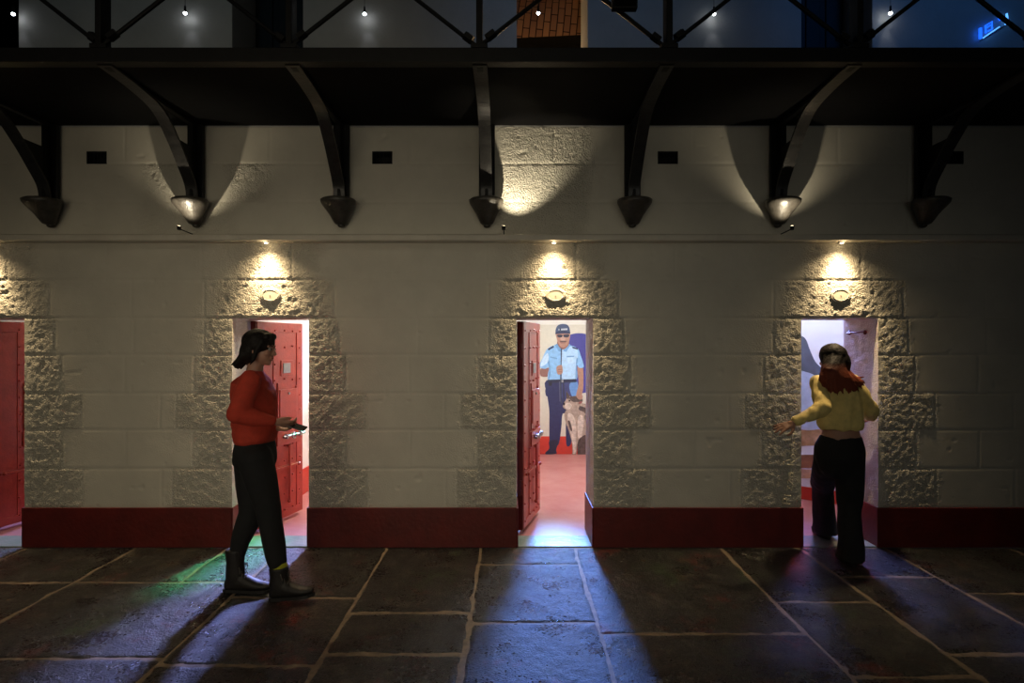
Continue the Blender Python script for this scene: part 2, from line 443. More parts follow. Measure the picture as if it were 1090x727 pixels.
# ------------------------------------------------------------------ flagstone floor
cols = [(-5.4, -4.6, [.7, 1.6]), (-4.6, -3.81, [.45, 1.24]), (-3.81, -2.96, [.636, 1.5]), ('s',), (-1.785, -.98, [.857, 1.6]),
        (-.98, -.245, [1.054, 1.5]), (-.245, .49, [.334, 1.177, 1.95]), (.49, 1.64, [1.30, 2.2]), (1.64, 2.26, [.92, 1.7]),
        (2.26, 2.93, [.546, 1.5]), (2.93, 3.9, [.80, 1.7]), (3.9, 5.4, [.5, 1.4])]
slabs = []
for c in cols:
    if c[0] == 's':
        slabs += [(-2.96, -2.24, 0, .636), (-2.24, -1.785, 0, .636), (-2.96, -1.785, .636, 1.54)]
        x0, x1, ys = -2.96, -1.785, [1.54]
    else:
        x0, x1, ys = c; y = 0
        for v in ys: slabs.append((x0, x1, y, v)); y = v
    y = ys[-1]; 
    while y < 6.4:
        v = min(6.5, y+random.uniform(.7, 1.0)); slabs.append((x0, x1, y, v)); y = v
def build_floor():
    VV = []; QQ = []; TT = []; MI = []; base = 0
    for x0, x1, y0, y1 in slabs:
        g = 0.008; st = 0.022 if y0 < 2.6 else 0.12
        xs = axis(x0+g, x1-g, [], st); ys = axis(y0+g, y1-g, [], st)
        X, Y = np.meshgrid(xs, ys)
        seed = random.randint(1, 999)
        e = np.minimum(np.minimum(X-xs[0], xs[-1]-X), np.minimum(Y-ys[0], ys[-1]-Y))
        ed = np.clip(1-e/0.045, 0, 1)
        wx = X + (0.006*fbm(Y*7, X*0+seed, seed, 2))*(ed > 0.6); wy = Y + (0.006*fbm(X*7, Y*0+seed, seed+5, 2))*(ed > 0.6)
        Z = 0.0035*fbm(X*5, Y*5, seed, 4) + 0.0022*fbm(X*21, Y*21, seed+3, 3) - 0.007*ed**2 + random.uniform(-.001, .001)
        Z -= 0.012*np.clip(fbm(X*8, Y*8, seed+9, 3)-0.3, 0, 1)
        Z = np.minimum(Z, 0.002)
        n, k = len(xs), len(ys)
        P = np.stack([wx, -wy, Z], -1).reshape(-1, 3)
        # skirt
        ring = [j for j in range(n)] + [n*r+n-1 for r in range(1, k)] + [n*(k-1)+j for j in range(n-2, -1, -1)] + [n*r for r in range(k-2, 0, -1)]
        S = P[ring].copy(); S[:, 2] = -0.03
        i2, j2 = np.meshgrid(np.arange(n-1), np.arange(k-1)); a = j2*n+i2
        q = np.stack([a, a+n, a+n+1, a+1], -1).reshape(-1, 4)
        L = len(ring); ra = np.array(ring); rb = np.roll(ra, -1); sa = n*k+np.arange(L); sb = np.roll(sa, -1)
        q2 = np.stack([ra, rb, sb, sa], -1)
        qq = np.concatenate([q, q2])+base
        tone = random.uniform(0.35, 1.15); tint = np.array([random.uniform(.9, 1.15), 1.0, random.uniform(.8, 1.1), 1.0])
        t = np.tile(tone*tint, (n*k+L, 1)); t[:, 3] = 1
        VV.append(np.concatenate([P, S])); QQ.append(qq); TT.append(t); MI.append(np.zeros(len(qq), int)); base += n*k+L
    xs = axis(-5.4, 5.4, [], 0.06); ys = axis(-0.0, 6.5, [], 0.06); X, Y = np.meshgrid(xs, ys); n, k = len(xs), len(ys)
    Z = -0.0065+0.0035*fbm(X*9, Y*9, 5, 3)
    P = np.stack([X, -Y, Z], -1).reshape(-1, 3); i2, j2 = np.meshgrid(np.arange(n-1), np.arange(k-1)); a = j2*n+i2
    q = np.stack([a, a+n, a+n+1, a+1], -1).reshape(-1, 4)+base
    VV.append(P); QQ.append(q); TT.append(np.ones((n*k, 4))); MI.append(np.ones(len(q), int))
    vv = np.concatenate(VV); qq = np.concatenate(QQ); tt = np.concatenate(TT); mi = np.concatenate(MI)
    me = bpy.data.meshes.new('floor'); me.vertices.add(len(vv)); me.vertices.foreach_set('co', vv.astype(np.float32).ravel())
    me.loops.add(len(qq)*4); me.loops.foreach_set('vertex_index', qq.astype(np.int32).ravel())
    me.polygons.add(len(qq)); me.polygons.foreach_set('loop_start', (np.arange(len(qq))*4).astype(np.int32))
    me.materials.append(M['slate']); me.materials.append(M['mortar'])
    me.polygons.foreach_set('material_index', mi.astype(np.int32))
    me.update(calc_edges=True)
    at = me.attributes.new('tone', 'FLOAT_COLOR', 'POINT'); at.data.foreach_set('color', tt.astype(np.float32).ravel())
    me.polygons.foreach_set('use_smooth', np.ones(len(me.polygons), bool))
    tag(link('floor', me), kind='structure')
build_floor()

# ------------------------------------------------------------------ cells behind the doorways
CW = 1.50; CD = 3.63; CH = 2.55
for n, d in enumerate(DX):
    x0 = d-0.012; x1 = x0+CW; w = 0.1; y0 = WT+0.001
    bm = bmesh.new()
    box(bm, x0-w, x0, y0, CD+w, 0, CH); box(bm, x1, x1+w, y0, CD+w, 0, CH); box(bm, x0, x1, CD, CD+w, 0, CH)
    box(bm, d+DOORW+0.001, x1, y0-0.04, y0+0.02, 0, CH); box(bm, x0, d+DOORW+0.001, y0-0.04, y0+0.02, DTOP+0.02, CH)
    struct('wall_cell_%d' % (n+1), bm, M['cellwall'])
    bm = bmesh.new(); box(bm, x0-w, x1+w, y0-0.04, CD+w, CH, CH+0.1); struct('ceiling_cell_%d' % (n+1), bm, M['cellwall'])
    bm = bmesh.new(); box(bm, d+0.0, d+DOORW, 0.25, y0, -0.05, -0.001); box(bm, x0, x1, y0, CD, -0.05, -0.001)
    struct('floor_cell_%d' % (n+1), bm, M['cellfloor'])
    bm = bmesh.new(); box(bm, d+0.002, d+DOORW-0.002, 0.004, 0.248, -0.05, 0.004, 0.004)
    struct('trim_threshold_%d' % (n+1), bm, M['threshold'])
    bm = bmesh.new()
    box(bm, x0, x1, CD-0.012, CD-0.001, 0, 0.27, 0.003); box(bm, x0+0.001, x0+0.012, y0+0.02, CD-0.012, 0, 0.27, 0.003)
    box(bm, x1-0.012, x1-0.001, y0+0.02, CD-0.012, 0, 0.27, 0.003)
    struct('baseboard_cell_%d' % (n+1), bm, M['cellred'])

# ------------------------------------------------------------------ riveted doors
def cell_door(n, d, label):
    th = math.atan2(0.575, 0.165); W = 0.60; Hh = 1.76; T = 0.05
    org = V((d+0.055, 0.30, 0.03))
    r = thing('door_%d' % n, org, label, 'door', None, 0, 'structure')
    mt = Matrix.Translation(org) @ Matrix.Rotation(th, 4, 'Z')
    # local: x = along the leaf, -y = visible face, +y = back
    bm = bmesh.new()
    box(bm, 0, W, 0, T, 0, Hh, 0.004, 0, mt)
    for x0, x1 in ((0.0, 0.075), (W-0.085, W)): box(bm, x0+0.002, x1, -0.007, 0.001, 0.004, Hh-0.004, 0.002, 0, mt)
    for z0, z1 in ((0.004, 0.07), (0.44, 0.475), (Hh-0.09, Hh-0.004)): box(bm, 0.05, W-0.05, -0.0065, 0.001, z0, z1, 0.002, 0, mt)
    box(bm, 0.20, 0.235, -0.006, 0.001, 0.05, Hh-0.05, 0.002, 0, mt)
    # dome rivets are part of the plated face
    for x in (0.038, 0.217, 0.35, 0.46, W-0.042):
        for k in range(12):
            z = 0.07+k*0.147+random.uniform(-.008, .008)
            if 0.23 < x < 0.5 and (0.68 < z < 0.78 or 0.84 < z < 1.16 or 1.28 < z < 1.42): continue
            c = mt @ V((x+random.uniform(-.005, .005), -0.007, z)); ball(bm, c, (0.010, 0.010, 0.010), 1)
    o = obj('leaf', bm, M['doorred'], r)
    bm = bmesh.new()
    box(bm, -0.012, -0.001, -0.002, T, 0.0, Hh, 0.003, 0, mt)
    obj('hinge_edge', bm, M['doordark'], r)
    bm = bmesh.new()
    for z in (0.3, 1.45): cyl(bm, mt @ V((-0.013, 0.012, z)), mt @ V((-0.013, 0.012, z+0.12)), 0.011)
    obj('hinge', bm, M['doordark'], r)
    bm = bmesh.new(); box(bm, 0.27, 0.50, -0.022, 0.0, 0.86, 1.16, 0.005, 0, mt)
    box(bm, 0.25, 0.268, -0.014, 0.0, 0.80, 1.22, 0.003, 0, mt); box(bm, 0.502, 0.515, -0.014, 0.0, 0.84, 1.18, 0.003, 0, mt)
    h = obj('food_hatch', bm, M['doorred'], r)
    bm = bmesh.new(); cyl(bm, mt @ V((0.385, -0.022, 1.12)), mt @ V((0.385, -0.03, 1.12)), 0.012); obj('keyhole', bm, M['steel'], h)
    bm = bmesh.new(); box(bm, 0.30, 0.47, -0.008, 0.0, 1.28, 1.42, 0.003, 0, mt)
    v = obj('viewing_plate', bm, M['doorred'], r)
    bm = bmesh.new(); box(bm, 0.325, 0.42, -0.014, -0.008, 1.305, 1.395, 0.002, 0, mt); obj('viewing_slot', bm, M['greyplate'], v)
    bm = bmesh.new(); box(bm, 0.24, W-0.03, -0.018, 0, 0.66, 0.79, 0.004, 0, mt); b = obj('lock_plate', bm, M['doorred'], r)
    bm = bmesh.new(); cyl(bm, mt @ V((0.30, -0.034, 0.735)), mt @ V((W-0.01, -0.034, 0.735)), 0.011)
    for x in (0.33, 0.52): box(bm, x, x+0.025, -0.048, -0.018, 0.715, 0.755, 0.003, 0, mt)
    pts = [mt @ V((0.43+0.026*math.cos(t), -0.046, 0.733+0.026*math.sin(t))) for t in np.linspace(0, 2*math.pi, 17)]
    tube(bm, pts, 0.005)
    obj('sliding_bolt', bm, M['steel'], b)
    bm = bmesh.new(); box(bm, 0.06, W-0.05, -0.024, -0.006, 0.444, 0.466, 0.004, 0, mt)
    for x in (0.09, W-0.075): ball(bm, mt @ V((x, -0.024, 0.455)), 0.016, 2)
    obj('strap_bar', bm, M['doorred'], r)
    bm = bmesh.new(); cyl(bm, mt @ V((0.40, -0.022, 0.13)), mt @ V((0.40, -0.022, 0.64)), 0.010)
    for z in (0.14, 0.64): ball(bm, mt @ V((0.40, -0.018, z)), 0.018, 2)
    obj('drop_bolt', bm, M['doorred'], r)
    return r
cell_door(1, DX[0], 'red riveted cell door standing open at the left edge of the photo')
cell_door(2, DX[1], 'red riveted cell door open behind the walking person in red')
cell_door(3, DX[2], 'red riveted cell door opened edge-on in the middle doorway')
cell_door(4, DX[3], 'red riveted cell door of the rightmost doorway, turned in behind the wall')

# hook bolt on the right-hand reveal
hx = DX[3]+DOORW
r = thing('door_hook', (hx, 0.26, 1.71), 'small iron hook bar fixed high on the right doorway reveal', 'hook')
bm = bmesh.new(); cyl(bm, (hx-0.018, 0.14, 1.70), (hx-0.018, 0.38, 1.69), 0.006)
obj('bar', bm, M['doordark'], r)
for y in (0.15, 0.36):
    bm = bmesh.new(); ball(bm, (hx-0.008, y, 1.695), (0.012, 0.02, 0.02), 2); obj('boss', bm, M['doordark'], r)

# ------------------------------------------------------------------ plaques and ledge downlights
plab = ['oval number plaque over the leftmost doorway, mostly out of frame', 'oval stone plaque over the doorway behind the person in red',
        'oval stone plaque over the middle doorway', 'oval stone plaque over the doorway of the person in yellow']
llab = ['warm ledge downlight at the left edge over the leftmost doorway', 'warm ledge downlight above the doorway behind the person in red',
        'warm ledge downlight above the middle doorway', 'warm ledge downlight above the doorway of the person in yellow']
for i, d in enumerate(DX):
    cx = d+0.305
    r = thing('oval_plaque', (cx, -0.01, 1.985), plab[i], 'plaque', 'oval plaques over the doorways')
    bm = bmesh.new(); c = V((cx, 0, 1.985))
    A = V((1, 0, 0)); B = V((0, 0, 1))
    rings = [(c+V((0, 0.01, 0)), A*0.078, B*0.058), (c+V((0, -0.009, 0)), A*0.080, B*0.060), (c+V((0, -0.013, 0)), A*0.075, B*0.055)]
    loft(bm, rings, 40); obj('disc', bm, M['plaque'], r)
    bm = bmesh.new()
    pts = [c+V((0.062*math.cos(t), -0.013, 0.043*math.sin(t))) for t in np.linspace(0, 2*math.pi, 33)]
    tube(bm, pts, 0.003, 6); obj('rim', bm, M['plaque'], r)
    bm = bmesh.new(); ball(bm, c+V((0, -0.013, -0.005)), 0.005, 1); obj('screw', bm, M['steel'], r)
    lx = cx-0.015
    r = thing('downlight', (lx, -0.05, 2.39), llab[i], 'lamp', 'warm downlights under the ledge')
    bm = bmesh.new(); cyl(bm, (lx, -0.05, 2.388), (lx, -0.05, 2.400), 0.024, n=20); obj('housing', bm, M['whitemetal'], r)
    bm = bmesh.new(); cyl(bm, (lx, -0.05, 2.384), (lx, -0.05, 2.389), 0.012, n=20); obj('lens', bm, M['led'], r)
    warm = (1.0, 0.74, 0.42)
    lamp('SPOT', 'ledge_spot', (lx, -0.068, 2.380), 14.0, warm, 0.008, (lx+0.012, -0.016, 2.15), 36, 1.0)
    lamp('SPOT', 'ledge_flood', (lx, -0.090, 2.378), 58.0, warm, 0.015, (lx+0.02, -0.10, 0.9), 84, 1.0)
    lamp('SPOT', 'ledge_flood', (lx, -0.090, 2.378), 12.0, warm, 0.015, (lx, -0.25, 1.2), 140, 1.0)
    lamp('POINT', 'ledge_glow', (lx, -0.085, 2.365), 0.12, warm, 0.006)

# ------------------------------------------------------------------ overhead walkway, brackets and railing
WY = -1.08
r = thing('walkway', (0, -0.54, 3.31), 'black iron gallery walkway running across above the doorways', 'walkway')
bm = bmesh.new(); box(bm, -5.4, 5.4, WY+0.03, -0.022, 3.315, 3.352); obj('deck_plate', bm, M['deck'], r)
bm = bmesh.new(); box(bm, -5.4, 5.4, WY, WY+0.03, 3.285, 3.371, 0.004); box(bm, -5.4, 5.4, WY+0.03, WY+0.1, 3.30, 3.314); box(bm, -5.4, 5.4, WY+0.03, WY+0.1, 3.353, 3.371)
obj('edge_beam', bm, M['iron'], r)
BX = [-3.607+i*1.137 for i in range(7)]
BX = [-4.74] + BX + [4.36]
blab = ['black bracket just beyond the left edge of the frame', 'leftmost black wall bracket under the walkway, unlit',
        'black wall bracket with brightly lit corbel left of the first ledge lamp', 'unlit black wall bracket right of the first ledge lamp',
        'black wall bracket seen head-on, its arm lit and wall glowing at its right', 'unlit black wall bracket right of the middle doorway',
        'black wall bracket with brightly lit corbel left of the yellow person', 'rightmost black wall bracket in the dark corner',
        'black bracket just beyond the right edge of the frame']
for bx, lb in zip(BX, blab):
    r = thing('wall_bracket', (bx, 0, 2.55), lb, 'bracket', 'iron brackets holding the walkway')
    bm = bmesh.new(); cz = 2.715
    prof = [(0.0, 0.030), (-0.008, 0.048), (-0.030, 0.060), (-0.065, 0.076), (-0.100, 0.098), (-0.130, 0.118), (-0.150, 0.130), (-0.172, 0.133), (-0.184, 0.122)]
    z0 = cz-0.185
    rings = []
    for dz, w in prof: rings.append((V((bx, -0.010-0.85*w, z0-dz)), V((w, 0, 0)), V((0, w*0.85, 0))))
    loft(bm, rings, 28)
    ball(bm, (bx, -0.036, z0-0.002), (0.030, 0.028, 0.020), 2)
    obj('corbel', bm, M['corbel'], r, True)
    bm = bmesh.new()
    box(bm, bx-0.062, bx+0.062, -0.052, -0.024, cz-0.01, 3.314, 0.004)      # back post
    box(bm, bx-0.012, bx+0.012, -0.11, -0.05, cz-0.01, 3.314, 0.003)       # web
    obj('post', bm, M['iron'], r)
    # curved arm: flat bar swept outwards
    path = spline([(bx, -0.085, cz-0.01), (bx, -0.11, 2.82), (bx, -0.20, 2.94), (bx, -0.33, 3.09), (bx, -0.50, 3.235), (bx, -0.74, 3.285), (bx, -1.02, 3.30)], 6)
    bm = bmesh.new(); hw = 0.043; prev = None
    for i, p in enumerate(path):
        t = (path[min(i+1, len(path)-1)]-path[max(i-1, 0)]).normalized(); nn = V((0, t.z, -t.y)).normalized()
        rr = [bm.verts.new(p+V((sx*hw, 0, 0))+nn*sn*0.009) for sx, sn in ((-1, -1), (1, -1), (1, 1), (-1, 1))]
        if prev:
            for k in range(4): bm.faces.new((prev[k], prev[(k+1) % 4], rr[(k+1) % 4], rr[k]))
        else: bm.faces.new(rr)
        prev = rr
    bm.faces.new(list(reversed(prev)))
    obj('curved_arm', bm, M['armpaint'], r)
    # pierced web between arm and post: open ring near the top
    bm = bmesh.new()
    box(bm, bx-0.02, bx+0.02, -1.0, -0.05, 3.288, 3.314, 0.003)
    obj('top_bar', bm, M['iron'], r)
    bm = bmesh.new()
    lo = path[:20]
    pa = [bm.verts.new((bx-0.008, p.y, p.z)) for p in lo]; pb = [bm.verts.new((bx-0.008, -0.1, p.z)) for p in lo]
    qa = [bm.verts.new((bx+0.008, p.y, p.z)) for p in lo]; qb = [bm.verts.new((bx+0.008, -0.1, p.z)) for p in lo]
    for i in range(len(lo)-1):
        bm.faces.new((pa[i], pa[i+1], pb[i+1], pb[i])); bm.faces.new((qa[i], qb[i], qb[i+1], qa[i+1]))
    bm.faces.new((pa[-1], qa[-1], qb[-1], pb[-1]))
    obj('web', bm, M['iron'], r)
r = thing('railing', (0, WY, 3.372), 'black iron railing with crossed braces on the walkway edge', 'railing')
yR = WY+0.05
for bx in BX:
    bm = bmesh.new(); box(bm, bx-0.018, bx+0.018, yR-0.045, yR+0.045, 3.373, 4.35, 0.003); box(bm, bx-0.05, bx+0.05, yR-0.048, yR+0.048, 3.373, 3.40, 0.004)
    obj('post', bm, M['iron'], r)
for a, b in zip(BX[:-1], BX[1:]):
    for p, q in (((a, 3.41), (b, 4.27)), ((b, 3.41), (a, 4.27))):
        s = 1 if q[0] > p[0] else -1
        bm = bmesh.new()
        yy = yR-0.012 if s > 0 else yR+0.016
        cyl(bm, (p[0]+s*0.018, yy, p[1]), (q[0]-s*0.018, yy, q[1]), 0.013, n=10)
        t = V((q[0]-p[0], 0, q[1]-p[1])).normalized()
        c = V((p[0], yy, p[1]))+t*0.085
        cyl(bm, c-t*0.028, c+t*0.028, 0.028, n=6)
        obj('brace', bm, M['iron'], r)
bm = bmesh.new(); cyl(bm, (-5.4, yR, 4.36), (5.4, yR, 4.36), 0.024); obj('handrail', bm, M['iron'], r)

# junction box fixed on a brace
r = thing('junction_box', (0.68, yR-0.05, 3.70), 'small dark box fixed to the railing brace right of the lit upper doorway', 'box')
def P(px, py, depth):
    return V(((px-545)*depth/FPX, depth-D, EYE-(py-363.5)*depth/FPX))
dR = D+yR-0.05
a = P(651, -14, dR); b = P(678, 11, dR)
bm = bmesh.new(); box(bm, a.x, b.x, yR-0.075, yR-0.028, b.z, a.z, 0.006); obj('case', bm, M['iron'], r)
bm = bmesh.new(); box(bm, a.x+0.012, b.x-0.012, yR-0.082, yR-0.075, b.z+0.012, a.z-0.012, 0.002); obj('cover', bm, M['deck'], r)

# ------------------------------------------------------------------ upper wall behind the railing
bm = bmesh.new()
zu0, zu1 = 3.312, 5.3
UD = [d+0.0 for d in DX]
ed = [-5.4] + [v for d in UD for v in (d, d+0.56)] + [5.4]
for a, b in zip(ed[0::2], ed[1::2]):
    box(bm, a, b, 0.0, WT, zu0, zu1)
for d in UD: box(bm, d, d+0.56, 0.0, WT, zu0, 3.36); box(bm, d, d+0.56, 0, WT, 5.15, zu1)
struct('wall_upper', bm, M['stone_up'])
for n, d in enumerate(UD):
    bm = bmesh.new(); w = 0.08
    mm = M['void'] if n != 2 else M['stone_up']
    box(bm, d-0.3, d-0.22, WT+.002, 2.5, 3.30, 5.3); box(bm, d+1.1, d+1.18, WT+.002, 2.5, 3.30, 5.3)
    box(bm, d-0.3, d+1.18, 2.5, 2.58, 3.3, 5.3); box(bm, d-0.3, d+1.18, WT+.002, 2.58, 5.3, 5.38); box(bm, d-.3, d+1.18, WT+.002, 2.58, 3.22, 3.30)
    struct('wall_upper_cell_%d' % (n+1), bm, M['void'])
    if n in (1, 3):   # dark closed-back upper doors
        bm = bmesh.new(); box(bm, d+0.02, d+0.54, 0.36, 0.41, 3.362, 5.14, 0.004)
        for k in range(3): box(bm, d+0.05+k*0.17, d+0.17+k*0.17, 0.345, 0.361, 3.45, 5.05, 0.004)
        o = thing('door_%d' % (5+n), (d, 0.36, 3.36), ('dark panelled upper gallery door above the person in red' if n == 1 else 'dark panelled upper gallery door above the person in yellow'), 'door', None, 0, 'structure')
        obj('leaf', bm, M['iron'], o)
        bm = bmesh.new(); ball(bm, (d+0.49, 0.33, 4.2), 0.022, 2); cyl(bm, (d+0.49, 0.33, 4.2), (d+0.49, 0.36, 4.2), 0.01); obj('handle', bm, M['steel'], o)
# brick vault seen through the lit middle upper doorway
d = UD[2]; bm = bmesh.new()
xs = np.linspace(d-0.2, d+1.08, 24); rows = []
for k, t in enumerate(np.linspace(0, 1, 16)):
    y = 0.75+0.9*(1-math.cos(t*math.pi/2)); z = 4.42+0.75*math.sin(t*math.pi/2)
    rows.append([bm.verts.new((x, y, z+0.05*(x-d))) for x in xs])
for a, b in zip(rows[:-1], rows[1:]):
    for i in range(len(xs)-1): bm.faces.new((a[i], a[i+1], b[i+1], b[i]))
gm = bmesh.ops.solidify(bm, geom=bm.faces[:], thickness=0.06)
struct('ceiling_upper_cell', bm, M['brick'])
lamp('POINT', 'upper_cell_lamp', (d+0.30, 1.0, 3.9), 18, (1.0, 0.62, 0.30), 0.05)

# small white pendant spots close to the upper wall
pl = ['leftmost, before a dark opening', 'second from the left', 'third from the left', 'in front of the lit brick doorway', 'second from the right', 'rightmost']
for k in range(6):
    x = (-531+5+187.2*k)/1.015/K if k else -531/1.015/K
    x = [-531, -348, -157, 28, 215, 403][k]*0.985/K
    z = 4.16+0.006*(k % 2)
    r = thing('pendant_spot', (x, -0.065, z), 'tiny white spot lamp at the upper wall, '+pl[k], 'lamp', 'tiny white spots at the upper wall')
    bm = bmesh.new(); cyl(bm, (x, -0.065, z+0.012), (x, -0.065, z+0.06), 0.010, 0.007, n=12); obj('housing', bm, M['iron'], r)
    bm = bmesh.new(); cyl(bm, (x, -0.065, z+0.06), (x, -0.065, 5.1), 0.002, n=6); obj('cord', bm, M['iron'], r)
    bm = bmesh.new(); ball(bm, (x, -0.065, z+0.004), (0.014, 0.012, 0.012), 2); obj('bulb', bm, M['ledw'], r)
    lamp('SPOT', 'pendant_beam', (x, -0.065, z-0.012), 0.16, (0.9, 0.92, 1.0), 0.006, (x+0.02, 0.0, z-0.25), 50, 0.8)

# mirror image of a blue sign, modelled as glowing tubes, far right
r = thing('sign_reflection', (3.80, -0.02, 4.05), 'small blue sign reflection built as glowing tubes on the upper wall at far right', 'sign')
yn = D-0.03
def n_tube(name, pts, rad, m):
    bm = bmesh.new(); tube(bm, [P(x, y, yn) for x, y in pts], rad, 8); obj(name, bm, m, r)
n_tube('baseline_tube', [(1046.5, 40.5), (1055, 34.5), (1064, 28.5)], 0.0045, M['reflectionw'])
n_tube('end_tube', [(1070, 26), (1072.5, 23), (1072, 18), (1071.5, 14.5)], 0.007, M['reflectionw'])
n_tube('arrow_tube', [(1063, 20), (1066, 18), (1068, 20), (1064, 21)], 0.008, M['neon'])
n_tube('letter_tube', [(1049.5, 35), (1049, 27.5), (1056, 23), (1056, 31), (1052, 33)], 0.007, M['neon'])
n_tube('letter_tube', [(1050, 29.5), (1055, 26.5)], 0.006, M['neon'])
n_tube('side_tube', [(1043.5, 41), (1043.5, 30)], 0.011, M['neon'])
bm = bmesh.new(); tube(bm, [P(1043, 43.5, yn+0.02), P(1075, 24, yn+0.02)], 0.003, 6); obj('image_edge', bm, M['iron'], r)

# uplights on the ledge
for i, (x, y, lb, tgt) in enumerate([(BX[3-1]+0.0, -0.075, 'tiny black uplight on a stem from the ledge, below the lit corbel at left', None),
                                  (-0.062, -0.075, 'tiny black uplight on a stem from the ledge, below the head-on bracket', None),
                                  (BX[7-1]+0.0, -0.075, 'tiny black uplight on a stem from the ledge, below the lit corbel at right', None)]):
    y = -0.26; z = 2.462
    r = thing('uplight', (x, y, z), lb, 'lamp', 'small uplights on the ledge')
    bm = bmesh.new(); cyl(bm, (x, y, z-0.014), (x, y, z+0.014), 0.013, 0.015, n=18); obj('housing', bm, M['iron'], r)
    bm = bmesh.new(); cyl(bm, (x, y+0.012, z-0.006), (x, -0.088, z-0.012), 0.004, n=10); obj('stem', bm, M['iron'], r)
    bm = bmesh.new(); cyl(bm, (x, y, z+0.014), (x, y, z+0.016), 0.010, n=18); obj('lens', bm, M['led'], r)
    col = (1.0, 0.86, 0.62)
    if i == 1:
        lamp('SPOT', 'uplight_beam', (x, y, z+0.02), 26.0, col, 0.005, (x+0.22, 0.10, 3.1), 66, 0.8)
        lamp('SPOT', 'uplight_beam', (x, y, z+0.02), 7.0, col, 0.005, (x-0.06, -0.30, 3.1), 60, 0.8)
    else:
        lamp('SPOT', 'uplight_beam', (x, y, z+0.02), 9.0, col, 0.005, (x, -0.10, 3.1), 112, 0.9)

# ------------------------------------------------------------------ printed wall mural in the middle cell
def pm(name, col, var=0.12, sc=22): return mat('print '+name, col, 0.55, var=var, vscale=sc)
mp = 0.013519
def U(u, v):   # crop coordinates of the print -> wall position
    px = 565+u/4.686; py = 335+v/4.69
    return (px-545)*mp, EYE-(py-363)*mp
mural = thing('wall_mural', (0.62, CD-0.02, 0.0), 'printed mural of a uniformed guard with dog on the back wall of middle cell', 'mural')
PC = {}
def pcol(col, var=0.12, sc=22):
    k = (col, var)
    if k not in PC: PC[k] = pm(str(len(PC)), col, var, sc)
    return PC[k]
layer = [0]
def pieces(name, items, parent=mural):
    """flat print: each item = (colour, outline[, smooth]) laid as thin vinyl shapes"""
    bm = bmesh.new(); mats = []
    for it in items:
        col, pts = it[0], it[1]; sm = it[2] if len(it) > 2 else True; var = it[3] if len(it) > 3 else 0.12
        m = pcol(col, var)
        if m not in mats: mats.append(m)
        layer[0] += 1; y = CD-0.0140-layer[0]*0.00018
        ps = [V((p[0], p[1], 0)) for p in pts]
        if sm:
            n = len(ps); out = []
            for i in range(n):
                a, b, c, d2 = ps[i-1], ps[i], ps[(i+1) % n], ps[(i+2) % n]
                for j in range(4):
                    t = j/4; out.append(0.5*((2*b)+(c-a)*t+(2*a-5*b+4*c-d2)*t*t+(3*b-a-3*c+d2)*t**3))
            ps = out
        vs = [bm.verts.new((U(p.x, p.y)[0], y, U(p.x, p.y)[1])) for p in ps]
        es = [bm.edges.new((vs[i], vs[(i+1) % len(vs)])) for i in range(len(vs))]
        g = bmesh.ops.triangle_fill(bm, edges=es, use_beauty=True)
        for f in g['geom']:
            if isinstance(f, bmesh.types.BMFace): f.material_index = mats.index(m)
    for f in bm.faces:
        if f.normal.y > 0: f.normal_flip()
    return obj(name, bm, mats, parent, False, False)
bm = bmesh.new(); x0, z1 = U(-60, 47); x1, z0 = U(330, 604)
box(bm, DX[2], 1.50, CD-0.0135, CD-0.001, z0, z1, 0.001); obj('backdrop', bm, pcol((0.66, 0.62, 0.50), 0.04), mural)
navy = (0.028, 0.032, 0.10); navy2 = (0.05, 0.06, 0.17); skin = (0.42, 0.23, 0.16); skin2 = (0.27, 0.13, 0.10)
sh1 = (0.26, 0.50, 0.78); sh2 = (0.42, 0.64, 0.86); sh3 = (0.15, 0.32, 0.58)
pieces('blue_disc', [((0.06, 0.055, 0.27), [(240+150*math.cos(t)*0.97, 240+150*math.sin(t)) for t in np.linspace(0, 2*math.pi, 28)[:-1]], True, 0.05)])
